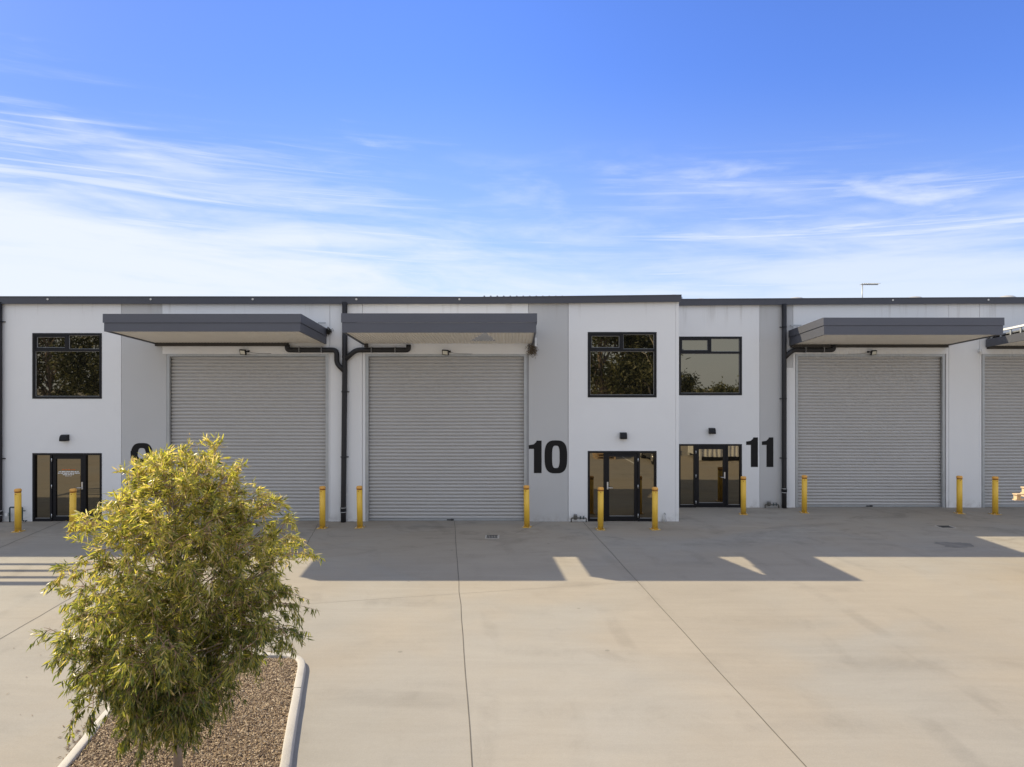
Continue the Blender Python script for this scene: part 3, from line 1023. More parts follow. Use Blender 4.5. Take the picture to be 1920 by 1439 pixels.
def canopy(label, x0, x1, y, zt, zs, zb, drop=0.19, depth=2.5, gutter=(0, 1), clad=True, struts=(), light_slot=None):
    """awning over a roller door: two-step fascia round three sides, ribbed soffit, roof sheet, wall gutter"""
    yf = y - depth
    root = thing('canopy', label, 'canopy', ((x0 + x1) / 2, y, zb), 'canopies over the roller doors')
    r = 0.05
    e = 0.022

    def sl(zv, yy):
        return zv - drop * (yy - yf) / depth
    fm = MB()
    fm.box(x0, x1, yf, yf + r, zb, zs)                        # lower board, front
    fm.box(x0 - e, x1 + e, yf - e, yf + r, zs + .006, zt)     # upper capping, front
    child(fm, 'fascia', 'fascia_face', root)
    for s, (a, b) in ((-1, (x0, x0 + r)), (1, (x1 - r, x1))):
        yb = y - 0.03
        m = MB()
        m.hexa([(a, yf + r, zb), (b, yf + r, zb), (a, yb, sl(zb, yb)), (b, yb, sl(zb, yb)), (a, yf + r, zs), (b, yf + r, zs), (a, yb, sl(zs, yb)), (b, yb, sl(zs, yb))])
        if clad:
            a2, b2 = (a - e, b) if s < 0 else (a, b + e)
            m.hexa([(a2, yf + r, zs + .006), (b2, yf + r, zs + .006), (a2, yb, sl(zs + .006, yb)), (b2, yb, sl(zs + .006, yb)), (a2, yf + r, zt), (b2, yf + r, zt), (a2, yb, sl(zt, yb)), (b2, yb, sl(zt, yb))])
        child(m, 'side_fascia', 'fascia_face', root)
        if not clad:
            yy = yf + .1
            while yy < yb:
                p = MB()
                p.box(a + .005, b - .005, yy, yy + .05, sl(zs, yy), sl(zt, yy) - .06)
                yy += 0.42
                child(p, 'post', 'galv_steel', root)
            q = MB()
            q.hexa([(a - .02, yf, zt - .06), (b + .02, yf, zt - .06), (a - .02, yb, sl(zt - .06, yb)), (b + .02, yb, sl(zt - .06, yb)), (a - .02, yf, zt), (b + .02, yf, zt), (a - .02, yb, sl(zt, yb)), (b + .02, yb, sl(zt, yb))])
            child(q, 'top_rail', 'white_metal', root)
    so = MB()                                                  # ribbed soffit
    ya, yb = yf + r, y - 0.10
    n = int((x1 - x0 - 2 * r) / 0.095)
    zs0 = zb + 0.035
    for k in range(n):
        xa = x0 + r + (x1 - x0 - 2 * r) * k / n
        xb_ = x0 + r + (x1 - x0 - 2 * r) * (k + 1) / n
        q = [0.0, 0.62, 0.70, 0.92, 1.0]
        hh = [0.0, 0.0, 0.018, 0.018, 0.0]
        for i in range(4):
            u0, u1 = xa + (xb_ - xa) * q[i], xa + (xb_ - xa) * q[i + 1]
            for (p0, p1) in spans(light_slot, (u0 + u1) / 2, ya, yb):
                so.face([(u0, p0, sl(zs0, p0) + hh[i]), (u0, p1, sl(zs0, p1) + hh[i]), (u1, p1, sl(zs0, p1) + hh[i + 1]), (u1, p0, sl(zs0, p0) + hh[i + 1])])
    child(so, 'soffit', 'soffit_cream', root)
    if not light_slot:
        ro = MB()
        zr = zs + 0.10
        ro.hexa([(x0 + r, ya, zr - .04), (x1 - r, ya, zr - .04), (x0 + r, y - .02, sl(zr - .04, y)), (x1 - r, y - .02, sl(zr - .04, y)), (x0 + r, ya, zr), (x1 - r, ya, zr), (x0 + r, y - .02, sl(zr, y)), (x1 - r, y - .02, sl(zr, y))])
        child(ro, 'roof_sheet', 'roof_sheet', root)
    if light_slot:
        fl = MB()
        fl.box(x0 + r + .01, x1 - r - .01, y - .20, y - .19, sl(zs0, y - .19) + .02, sl(zs0, y) + .34)
        child(fl, 'gap_backing', 'gap_backing_dull', root)  # added strip behind the gap, toned down to match the shaded soffit
    gm = MB()
    g0, g1 = x0 + r + (x1 - x0 - 2 * r) * gutter[0], x0 + r + (x1 - x0 - 2 * r) * gutter[1]
    zg = sl(zs0, y)
    gm.box(g0, g1, y - 0.105, y - 0.004, zg - 0.095, zg + 0.012)
    child(gm, 'gutter', 'gutter_dark', root)
    for (sx0, sx1, yy, zz) in struts:
        s_ = MB()
        s_.box(sx0, sx1, yy - .02, yy + .02, zz - .02, zz + .02)
        child(s_, 'bracket', 'galv_steel', root)
    return root


y17 = YA - 2.5
canopy('dark grey canopy over the unit 9 roller door, left of the twin pipes', fx(195, y17), fx(563, y17), YA, fz(589, y17), fz(606, y17), fz(622, y17), gutter=(0, 0.785),
       struts=[(fx(598, YA), fx(612, YA), YA - .1, fz(606.5, YA))])
c10 = canopy('dark grey canopy over the unit 10 roller door with a small bird nest', fx(641.5, y17), fx(1005.5, y17), YA, fz(588, y17), fz(605.5, y17), fz(624, y17), gutter=(0.0, 0.02),
             light_slot=(-1.20, -.48, 19.34, -.72, 17.58))  # added gap in the sheeting, shaped to throw a sunlit wedge on the ground
bk = MB()
bk.box(fx(1002.5, YA), fx(1006, YA), YA - .16, YA - .02, fz(650, YA), fz(634, YA))
child(bk, 'bracket', 'white_metal', c10)
y19 = YB - 2.5
canopy('dark grey canopy over the unit 11 roller door, its left end in sunlight', fx(1545, y19), fx(1881, y19), YB, fz(596, y19), fz(611, y19), fz(628, y19), depth=2.5,
       struts=[(fx(1480, YB), fx(1500, YB), YB - .1, fz(611, YB))])
canopy('half clad canopy at the right edge with open posts under a white rail', fx(1846, YB) + .02, fx(1846, YB) + 5.3, YB, fz(600, y19), fz(615, y19), fz(631, y19), clad=False)

# open canopy frame of unit 8, left of the picture: its purlins cast the striped shade
fr8 = thing('canopy', 'bare canopy frame of open purlins left of the downpipe, seen by its striped shadow', 'canopy', (-20, YA, 5.6))
for yy, w in ((18.75, .10), (18.22, .11), (17.72, .11), (17.28, .20)):
    m = MB()
    m.box(-23.5, -16.3, yy - w / 2, yy + w / 2, 5.92, 6.04)
    child(m, 'purlin', 'galv_steel', fr8)
for xx in (-23.4, -20.0):
    m = MB()
    m.box(xx - .04, xx + .04, 17.4, 20.0, 5.78, 5.915)
    child(m, 'rafter', 'galv_steel', fr8)


# ------------------------------------------------------------------ downpipes
def arc(p0, p1, p2, n=6):
    """rounded corner at p1"""
    p0, p1, p2 = Vector(p0), Vector(p1), Vector(p2)
    return [p0 * (1 - t) ** 2 + p1 * 2 * t * (1 - t) + p2 * t * t for t in [k / n for k in range(n + 1)]]


def downpipe(label, px, y, branches, collar_py, clip_pys, top_py, base_px=None):
    rad = 0.078
    yy = y - 0.105
    x_, z_ = (lambda p: fx(p, y)), (lambda p: fz(p, y))
    X = x_(px)
    Xb = X if base_px is None else x_(base_px)
    root = thing('downpipe', label, 'downpipe', (Xb, yy, 0), 'downpipes')
    m = MB()
    zc = z_(collar_py)
    m.tube([(Xb, yy, 0.0), (Xb, yy, zc), (X, yy, z_(700)), (X, yy, z_(top_py) + .05)], rad, 18)
    child(m, 'pipe', 'pipe_paint', root)
    c = MB()
    c.tube([(Xb, yy, zc - .08), (Xb, yy, zc + .08)], rad + .012, 18)
    cl_ = child(c, 'coupling', 'frame_black', root)
    for dz in (-.065, .065):
        k = MB()
        k.tube([(Xb, yy, zc + dz - .007), (Xb, yy, zc + dz + .007)], rad + .017, 18)
        child(k, 'hose_clamp', 'steel_bright', cl_)
    for py in clip_pys:
        k = MB()
        tt = (z_(py) - zc) / (z_(700) - zc)
        xx = Xb + (X - Xb) * min(max(tt, 0), 1)
        k.tube([(xx, yy, z_(py) - .012), (xx, yy, z_(py) + .012)], rad + .008, 18)
        k.box(xx - .12, xx + .12, y - .03, y - .006, z_(py) - .014, z_(py) + .014)
        child(k, 'clip', 'frame_black', root)
    for path in branches:
        k = MB()
        pts = []
        W = [Vector((x_(a), yy, z_(b))) for a, b in path]
        pts.append(W[0])
        for i in range(1, len(W) - 1):
            d0 = (W[i - 1] - W[i])
            d1 = (W[i + 1] - W[i])
            r = min(0.13, d0.length * .48, d1.length * .48)
            pts += arc(W[i] + d0.normalized() * r, W[i], W[i] + d1.normalized() * r)
        pts.append(W[-1])
        k.tube(pts, rad * 0.98, 16)
        child(k, 'branch_pipe', 'pipe_paint', root)
        # straps on the horizontal run
        h0, h1 = path[1][0], path[2][0]
        for f_ in (.25, .7):
            s_ = MB()
            xx = x_(h0 + (h1 - h0) * f_)
            s_.box(xx - .008, xx + .008, yy - rad - .006, y - .002, z_(path[1][1]) - rad - .008, z_(path[1][1]) + rad + .02)
            child(s_, 'strap', 'jamb_grey', root)
    return root


downpipe('charcoal downpipe fed by two branch pipes between the unit 9 and 10 roller doors', 648, YA,
         [[(541, 647), (541, 657), (633, 657), (633, 682), (648, 697)], [(767, 647), (767, 657), (669, 657), (648, 675)]], 955, (735, 857), 571, 645.5)
downpipe('charcoal downpipe right of the number 11, with one branch pipe', 1468, YB, [[(1560, 648), (1560, 657), (1484, 657), (1468, 672)]], 919, (614, 748, 859), 574)
downpipe('charcoal downpipe cut by the left edge of the photo', 3.5, YA, [], 961, (604, 860), 571)


# ------------------------------------------------------------------ lights
def wall_light(label, px, py, y):
    X, Z = fx(px, y), fz(py, y)
    root = thing('wall_light', label, 'wall light', (X, y, Z), 'wall lights over the entrance doors')
    w, h, d = 0.20, 0.19, 0.17
    prof = [(0, -h / 2), (-d, -h / 2), (-d, -h / 2 + .05), (-d * .88, h / 2 - .06), (-d * .62, h / 2 - .012), (-d * .3, h / 2), (0, h / 2)]
    m = MB()
    L = [(X - w / 2, y + a, Z + b) for a, b in prof]
    Q = [(X + w / 2, y + a, Z + b) for a, b in prof]
    m.face(L)
    m.face(list(reversed(Q)))
    for k in range(len(prof)):
        k2 = (k + 1) % len(prof)
        m.face([L[k2], L[k], Q[k], Q[k2]])
    child(m, 'housing', 'frame_black', root)
    l = MB()
    l.box(X - w * .4, X + w * .4, y - d * .85, y - .03, Z - h / 2 - .012, Z - h / 2 - .001)
    child(l, 'lens', 'lamp_lens', root)


wall_light('black wall light over the unit 9 entrance door', 124, 821, YA)
wall_light('black wall light over the unit 10 entrance door', 1168, 817, YA)
wall_light('black wall light over the set back unit 11 entrance door', 1334, 808, YB)


def floodlight(label, px, py, y, side):
    X, Z = fx(px, y), fz(py, y)
    root = thing('floodlight', label, 'floodlight', (X, y, Z), 'floodlights above the roller doors')
    rot = Matrix.Rotation(R(22), 3, 'X') @ Matrix.Rotation(R(14 * side), 3, 'Z')

    def slab(w, h, d, off):
        m = MB()
        pts = []
        for zz in (-h / 2, h / 2):
            for yy in (-d / 2, d / 2):
                for xx in (-w / 2, w / 2):
                    v = rot @ Vector((xx, yy + off, zz))
                    pts.append((X + v.x, y - 0.13 + v.y, Z + v.z))
        m.hexa(pts)
        return m
    child(slab(.20, .155, .05, 0), 'housing', 'frame_black', root)
    child(slab(.155, .11, .006, -.029), 'lens', 'lamp_lens', root)
    b = MB()
    b.tube([(X - side * .02, y - .12, Z), (X + side * -.1, y - .05, Z + .03), (X + side * -.12, y - .002, Z + .03)], .018, 8)
    b.box(X - side * .12 - .03, X - side * .12 + .03, y - .012, y - .002, Z, Z + .06)
    child(b, 'bracket', 'frame_black', root)
    c = MB()
    sx_ = -side
    c.tube([(X + sx_ * .14, y - .015, Z + .01), (X + sx_ * .25, y - .02, Z - .02), (X + sx_ * .42, y - .012, Z - .035), (X + sx_ * .8, y - .008, Z - .04)], .006, 6)
    child(c, 'cable', 'jamb_grey', root)


floodlight('floodlight above the unit 9 roller door', 459, 661, YA, -1)
floodlight('floodlight above the unit 10 roller door', 836, 661.5, YA, -1)
floodlight('floodlight above the unit 11 roller door', 1634, 662, YB, 1)

t = thing('security_camera', 'small pale camera high on the wall between the right roller doors', 'camera', (fx(1836, YB), YB, fz(659, YB)))
m = MB()
m.box(fx(1834, YB), fx(1839, YB), YB - .07, YB - .002, fz(663, YB), fz(655, YB))
child(m, 'mount', 'white_plastic', t)
m = MB()
m.tube([(fx(1829, YB), YB - .24, fz(658, YB)), (fx(1836, YB), YB - .07, fz(658, YB))], .045, 12)
child(m, 'body', 'white_plastic', t)

# ------------------------------------------------------------------ bollards
bol = thing('bollard', 'x', 'bollard', (0, 0, 0), 'yellow bollards along the frontage')
m = MB().lathe([(.0825, .012), (.0825, 1.10)], 0, 0, 24)
child(m, 'post', 'bollard_yellow', bol)
m = MB().lathe([(.078, 1.10), (.078, 1.125)], 0, 0, 24)
child(m, 'reflective_band', 'rust_band', bol)
m = MB().lathe([(.087, 1.125), (.089, 1.16), (.084, 1.19), (.066, 1.205), (.03, 1.21)], 0, 0, 24)
child(m, 'cap', 'bollard_cap', bol)
m = MB()
m.tube([(-.01, -.09, 1.065), (-.01, -.08, 1.065)], .012, 8)
child(m, 'cap_screw', 'rust_band', bol)
m = MB().box(-.125, .125, -.125, .125, .001, .013)
bp = child(m, 'base_plate', 'bollard_yellow', bol)
for (sx_, sy_) in ((-1, -1), (1, -1), (1, 1), (-1, 1)):
    q = MB().lathe([(.014, .013), (.014, .028), (.006, .034)], sx_ * .1, sy_ * .1, 8)
    child(q, 'anchor_bolt', 'steel_bright', bp)
BOLL = [(34, 997, 'yellow bollard left of the unit 9 entrance, in front of the bent pipe'),
        (136, 997, 'yellow bollard in front of the unit 9 glass door'),
        (604.5, 990.5, 'yellow bollard at the right side of the unit 9 roller door'),
        (675, 989.5, 'yellow bollard at the left side of the unit 10 roller door'),
        (988, 988.5, 'yellow bollard between the unit 10 roller door and the number 10'),
        (1126, 993, 'yellow bollard in front of the left half of the unit 10 entrance'),
        (1228, 993, 'yellow bollard at the right edge of the unit 10 entrance'),
        (1394, 964.5, 'yellow bollard at the right edge of the set back unit 11 entrance'),
        (1508, 961.5, 'yellow bollard at the left side of the unit 11 roller door'),
        (1799, 963, 'yellow bollard before the white wall right of the unit 11 roller door'),
        (1866, 964.5, 'yellow bollard in front of the rightmost roller door')]
for k, (px, py, lab) in enumerate(BOLL):
    o = bol if k == 0 else dup(bol)
    Y = CZ * F / (py - 719.5)
    o.location = (fx(px, Y), Y, 0)
    o.rotation_euler = (rng.normal(0, .007), rng.normal(0, .008), rng.uniform(-.25, .25))
    o['label'] = lab


# ------------------------------------------------------------------ pipework at the wall foot
def meter(label, px0, px1, py_top, y, flip=False):
    x_, z_ = (lambda p: fx(p, y)), (lambda p: fz(p, y))
    root = thing('water_meter', label, 'water meter', (x_((px0 + px1) / 2), y - .1, 0), 'water meters at the wall foot')
    a, b, zt = x_(px0), x_(px1), z_(py_top)
    yy = y - .10
    m = MB()
    m.tube([(a, yy, 0)] + arc((a, yy, zt - .04), (a, yy, zt), (a + .04, yy, zt)) + arc((b - .04, yy, zt), (b, yy, zt), (b, yy, zt - .04)) + [(b, yy, 0)], .019, 10)
    child(m, 'pipe', 'brass_grey', root)
    q = MB()
    mx = a + (b - a) * .28
    q.lathe([(.05, zt - .04), (.06, zt), (.06, zt + .06), (.045, zt + .08)], mx, yy, 14)
    mb_ = child(q, 'meter_body', 'brass_grey', root)
    q = MB()
    q.lathe([(.05, zt + .08), (.05, zt + .115), (.03, zt + .125)], mx, yy, 14)
    child(q, 'meter_lid', 'jamb_grey', mb_)
    for fpos in (.62, .82):
        q = MB()
        xx = a + (b - a) * fpos
        q.lathe([(.028, zt - .03), (.03, zt + .02), (.012, zt + .03), (.012, zt + .05)], xx, yy, 10)
        q.box(xx - .035, xx + .035, yy - .008, yy + .008, zt + .05, zt + .062)
        child(q, 'tap', 'pipe_green', root)


meter('water meter on a low pipe loop left of the unit 10 entrance', 1070.5, 1098.5, 970.5, YA)
meter('water meter on a low pipe loop left of the unit 11 downpipe', 1432.5, 1458, 945.5, YB)

x = lambda p: fx(p, YA)
z = lambda p: fz(p, YA)
t = thing('standpipe', 'bent dark pipe with a small white box behind the leftmost bollard', 'pipe', (x(36), YA - .1, 0))
yy = YA - .1
m = MB()
m.tube([(x(23), yy, 0)] + arc((x(23), yy, z(953)), (x(23), yy, z(950.5)), (x(25), yy, z(950.5))) + arc((x(44), yy, z(950.5)), (x(46.5), yy, z(950.5)), (x(46.5), yy, z(953))) + [(x(46.5), yy, z(975)), (x(49.5), yy, z(975.5))], .022, 10)
m.tube([(x(46.5), yy, z(957)), (x(52), yy, z(957))], .014, 8)
child(m, 'pipe', 'pipe_green', t)
m = MB()
m.tube([(x(55), yy, z(975.2)), (x(52.4), yy, z(975.2)), (x(52.2), yy, 0)], .016, 8)
child(m, 'stub', 'pipe_green', t)
m = MB()
m.box(x(16), x(21), yy - .05, yy + .03, z(966.5), z(960.5))
child(m, 'box', 'white_plastic', t)

t = thing('hose_tap', 'white pipe with a tap right of the unit 10 entrance', 'tap', (x(1244), YA - .05, 0))
m = MB()
m.tube([(x(1244), YA - .05, 0), (x(1244), YA - .05, z(962))], [.045, .026], 12)
child(m, 'pipe', 'white_plastic', t)
m = MB()
m.tube([(x(1244), YA - .05, z(962)), (x(1244.5), YA - .12, z(961)), (x(1246.5), YA - .12, z(963.5))], .014, 8)
m.tube([(x(1246), YA - .08, z(960)), (x(1245), YA - .1, z(967)), (x(1249), YA - .1, z(979) + .03)], .006, 6)
child(m, 'tap', 'galv_steel', t)


# clumps of twigs
def clump(name, label, px, py, y, n, r, sq, material):
    X, Z = fx(px, y), fz(py, y)
    m = MB()
    for _ in range(n):
        c = Vector((X + rng.normal(0, r), y - .09 + rng.normal(0, .03), Z + rng.normal(0, r * sq)))
        d = Vector(rng.normal(0, 1, 3))
        d.normalize()
        m.tube([c - d * .05, c + Vector(rng.normal(0, .01, 3)), c + d * .05], .005, 4)
    tag(m.build(name, material, origin=(X, y - .05, Z)), label, 'nest')


clump('bird_nest', 'brown clump of dry twigs stuck under the right end of the unit 10 canopy', 998, 657, YA, 170, .075, 1.0, 'nest_brown')
clump('twig_clump', 'dark clump of twigs at the wall end of the unit 9 canopy', 617, 622, YA, 120, .045, .9, 'nest_dark')

# ------------------------------------------------------------------ drains and patch
for (px, py, w, d, lab) in ((923, 1007, .30, .30, 'small dark drain grate in the shaded concrete before the unit 10 roller door'), (1773, 988.5, .36, .24, 'small dark drain grate before the unit 11 roller door')):
    Y = CZ * F / (py - 719.5)
    X = fx(px, Y)
    t = thing('drain_grate', lab, 'drain', (X, Y, 0), 'drain grates in the yard')
    m = MB().box(X - w / 2 - .04, X + w / 2 + .04, Y - d / 2 - .04, Y + d / 2 + .04, .0005, .005)
    child(m, 'surround', 'kerb_concrete', t)
    m = MB()
    for k in range(7):
        a = X - w / 2 + w * k / 7
        m.box(a, a + w / 7 * .62, Y - d / 2, Y + d / 2, .0052, .011)
    m.box(X - w / 2, X + w / 2, Y - d / 2 - .01, Y - d / 2 - .001, .0052, .012)
    m.box(X - w / 2, X + w / 2, Y + d / 2 + .001, Y + d / 2 + .01, .0052, .012)
    child(m, 'grate', 'grate_dark', t)

mat('oil_patch', (0.20, 0.185, 0.165), 0.8, 0.25, 3.0, 0.1, 30)
m = MB()
pts = []
for k in range(40):
    a = 2 * math.pi * k / 40
    rr = 1 + .10 * math.sin(3 * a + 1) + .08 * math.sin(7 * a) + rng.normal(0, .05)
    pts.append((14.05 / 1.0 * .815 + .0 + .42 * rr * math.copysign(abs(math.cos(a)) ** .6, math.cos(a)), 17.1 + .27 * rr * math.copysign(abs(math.sin(a)) ** .6, math.sin(a)), .004))
m.face(pts)
structure(m.build('stain', 'oil_patch'))

# ------------------------------------------------------------------ roof things
x = lambda p: fx(p, YB)
Yr = 27.0
t = thing('roof_aerial', 'thin television aerial on the roof above unit 11', 'aerial', (fx(1616.5, Yr), Yr, ztB))
m = MB()
m.tube([(fx(1616.5, Yr), Yr, 7.0), (fx(1617, Yr), Yr, fz(532.5, Yr))], .022, 8)
child(m, 'mast', 'galv_steel', t)
m = MB()
zb_ = fz(533.5, Yr)
m.tube([(fx(1614, Yr), Yr, zb_), (fx(1646, Yr), Yr, zb_)], .018, 6)
child(m, 'boom', 'galv_steel', t)
m = MB()
for k in range(9):
    xx = fx(1617 + k * 3.5, Yr)
    m.tube([(xx, Yr - .22, zb_ + .01), (xx, Yr + .22, zb_ + .01)], .010, 6)
    m.box(xx - .025, xx + .025, Yr - .03, Yr + .03, zb_ - .03, zb_ + .035)
child(m, 'element', 'galv_steel', t)
for k, (px, ptop, lab) in enumerate(((1312, 560, 'low pale roof vent just right of the step in the roofline'), (1493, 557.6, 'low pale roof vent above the unit 11 downpipe'),
                                     (1715, 556.2, 'low pale roof vent right of the aerial'), (1888, 554.4, 'low pale roof vent near the right edge of the roof'), (1262, 552.8, 'low pale roof vent barely showing at the end of the unit 10 roof'))):
    Yv = 29.0 if k < 4 else 26.0
    X, Zt = fx(px, Yv), fz(ptop, Yv)
    t = thing('roof_vent', lab, 'roof vent', (X, Yv, 7.0), 'roof vents')
    m = MB().lathe([(.28, 6.9), (.28, Zt - .34)], X, Yv, 20)
    child(m, 'stack', 'vent_metal', t)
    m = MB().lathe([(.30, Zt - .34), (.37, Zt - .22), (.36, Zt - .11), (.24, Zt - .03), (.08, Zt)], X, Yv, 20)
    child(m, 'turbine_head', 'vent_metal', t)

# ------------------------------------------------------------------ pallets at the right edge
def pallet(X, Y, Z, label, name='pallet'):
    t = thing(name, label, 'pallet', (X, Y, Z), 'pale timber pallets stacked at the right edge')
    L, W = 1.16, 1.16
    for k in range(5):
        m = MB()
        yy = Y - W / 2 + k * (W - .14) / 4
        m.box(X, X + L, yy, yy + .14, Z + .125, Z + .147)
        child(m, 'deck_board', 'pale_timber', t)
    for k in range(3):
        m = MB()
        yy = Y - W / 2 + k * (W - .10) / 2
        m.box(X, X + L, yy, yy + .10, Z, Z + .022)
        child(m, 'base_board', 'pale_timber', t)
        for j in range(3):
            b_ = MB()
            xx = X + .03 + j * (L - .15) / 2
            b_.box(xx, xx + .09, yy, yy + .10, Z + .023, Z + .124)
            child(b_, 'block', 'pale_timber', t)


YP = 13.6
zp = fz(930, YP + 1.1)
nst = 12
hz = 0.1475
zz = zp
k = 0
YR = YP + 1.1
pallet(fx(1896.5, YR), YP + .5, zp - .085, 'pale timber pallet jutting furthest into the right edge')
pallet(fx(1912, YR), YP + .5, zp + .063, 'pale timber pallet on top of the stack at the right edge')
zc_ = zp - .085 - hz
n = 0
while zc_ > 0.0:
    pallet(fx(1929, YR) + rng.uniform(0, .02), YP + .5, zc_, 'pale timber pallet of the stack just outside the right edge')
    zc_ -= hz
    n += 1

# ------------------------------------------------------------------ garden bed
def XL(yy): return -4.90 - .2 * (yy - 7.19)          # outer edges of the kerb
def XR(yy): return -2.40 - .246 * (yy - 7.19)


def round_path(pts, rad, n=7):
    out = [Vector((*pts[0], 0))]
    for i in range(1, len(pts) - 1):
        a, b, c = (Vector((*pts[k], 0)) for k in (i - 1, i, i + 1))
        d0, d1 = (a - b).normalized(), (c - b).normalized()
        out += arc(b + d0 * rad, b, b + d1 * rad, n)
    out.append(Vector((*pts[-1], 0)))
    return out


yF = 10.02
outer = round_path([(XL(2.0), 2.0), (XL(yF), yF), (XR(yF + .08), yF + .08), (XR(2.0), 2.0)], .50, 9)
dens_ = [outer[0]]
for a, b in zip(outer[:-1], outer[1:]):
    nseg = max(1, int((b - a).length / .35))
    for k in range(1, nseg + 1):
        dens_.append(a + (b - a) * k / nseg)
outer = dens_
prof = [(0.0, 0.0), (0.008, .058), (0.013, .070), (0.025, .078), (0.096, .080), (0.110, .077), (0.117, .068), (0.12, 0.0)]
kb = MB()
rows = []
for k, p in enumerate(outer):
    a = outer[max(0, k - 1)]
    b = outer[min(len(outer) - 1, k + 1)]
    tt = (b - a).normalized()
    nr = Vector((tt.y, -tt.x, 0))           # inwards (path runs clockwise)
    jit = rng.normal(0, .003)
    rows.append([p + nr * (d + jit) + Vector((0, 0, h + (rng.normal(0, .0015) if h > 0 else 0))) for d, h in prof])
n = len(prof)
for k in range(len(rows) - 1):
    for j in range(n - 1):
        kb.face([rows[k][j], rows[k][j + 1], rows[k + 1][j + 1], rows[k + 1][j]], True)
ko = kb.build('kerb', 'kerb_concrete')
bm_ = ko.data
import bmesh
bb = bmesh.new()
bb.from_mesh(bm_)
bmesh.ops.remove_doubles(bb, verts=bb.verts, dist=.0004)
bmesh.ops.recalc_face_normals(bb, faces=bb.faces)
bb.to_mesh(bm_)
bb.free()
structure(ko)
# contraction joints in the kerb
for yy in (8.9, 6.9, 5.0):
    for side in (0, 1):
        X = XL(yy) if side == 0 else XR(yy)
        m = MB()
        a, b = (X + .02, X + .112) if side == 0 else (X - .112, X - .02)
        m.box(a, b, yy - .003, yy + .003, .02, .0815)
        structure(m.build('kerb_joint', 'joint_dark'))


def in_bed(px, py, mrg=.15):
    return XL(py) + mrg < px < XR(py) - mrg and py < yF - mrg


s = MB()
s.face([(XL(2) + .1, 2.0, .040), (XR(2) - .1, 2.0, .040), (XR(yF) - .1, yF - .08, .040), (XL(yF) + .1, yF - .08, .040)])
structure(s.build('soil_bed', 'soil'))

# bark and stone chips
V, Fc = [], []
cnt = 0
while cnt < 30000:
    yy = rng.uniform(5.6, yF)
    xx = rng.uniform(XL(yy), XR(yy))
    if not in_bed(xx, yy, .112):
        continue
    L_, W_, H_ = rng.uniform(.008, .021), rng.uniform(.005, .011), rng.uniform(.003, .008)
    a = rng.uniform(0, 2 * math.pi)
    tl = rng.normal(0, .35, 2)
    ca, sa = math.cos(a), math.sin(a)
    zc = .046 + rng.uniform(0, .016) + .010 * math.sin(xx * 5) * math.sin(yy * 4.1)
    loc = [(-L_, 0, 0), (-.3 * L_, -W_, 0), (.7 * L_, -.7 * W_, 0), (L_, .1 * W_, 0), (.4 * L_, W_, 0), (-.5 * L_, .8 * W_, 0), (.15 * L_, 0, H_ * 1.6)]
    i0 = len(V)
    for (u, v, w) in loc:
        zz = zc + w + u * tl[0] + v * tl[1]
        V.append((xx + u * ca - v * sa, yy + u * sa + v * ca, zz))
    for j in range(6):
        Fc.append((i0 + j, i0 + (j + 1) % 6, i0 + 6))
    cnt += 1
me = bpy.data.meshes.new('gravel_mulch')
me.from_pydata(V, [], Fc)
me.materials.append(MAT['gravel_chip'])
o = bpy.data.objects.new('gravel_mulch', me)
COL.objects.link(o)
tag(o, 'brown bark and stone chips covering the kerbed garden bed', 'mulch', kind='stuff')

# dead leaves blown against the left kerb and scattered on the concrete
V, Fc = [], []
for k in range(455):
    if k < 430:
        yy = rng.uniform(6.6, 9.3)
        xx = XL(yy) - abs(rng.normal(.01, .055)) * (1.0 + .8 * math.sin(yy * 5))
    else:
        yy = rng.uniform(6.8, 12)
        xx = XL(yy) - rng.uniform(.1, 2.5)
    L_, W_ = rng.uniform(.012, .035), rng.uniform(.004, .009)
    a = rng.uniform(0, 6.28)
    ca, sa = math.cos(a), math.sin(a)
    i0 = len(V)
    for (u, v, w) in ((-L_, 0, 0), (0, -W_, .004), (L_, 0, .001), (0, W_, .005)):
        V.append((xx + u * ca - v * sa, yy + u * sa + v * ca, .006 + w + rng.uniform(0, .004)))
    Fc.append((i0, i0 + 1, i0 + 2, i0 + 3))
me = bpy.data.meshes.new('leaf_litter')
me.from_pydata(V, [], Fc)
me.materials.append(MAT['litter'])
o = bpy.data.objects.new('leaf_litter', me)
COL.objects.link(o)
tag(o, 'dry brown leaf litter along the outside of the left kerb', 'leaf litter', kind='stuff')


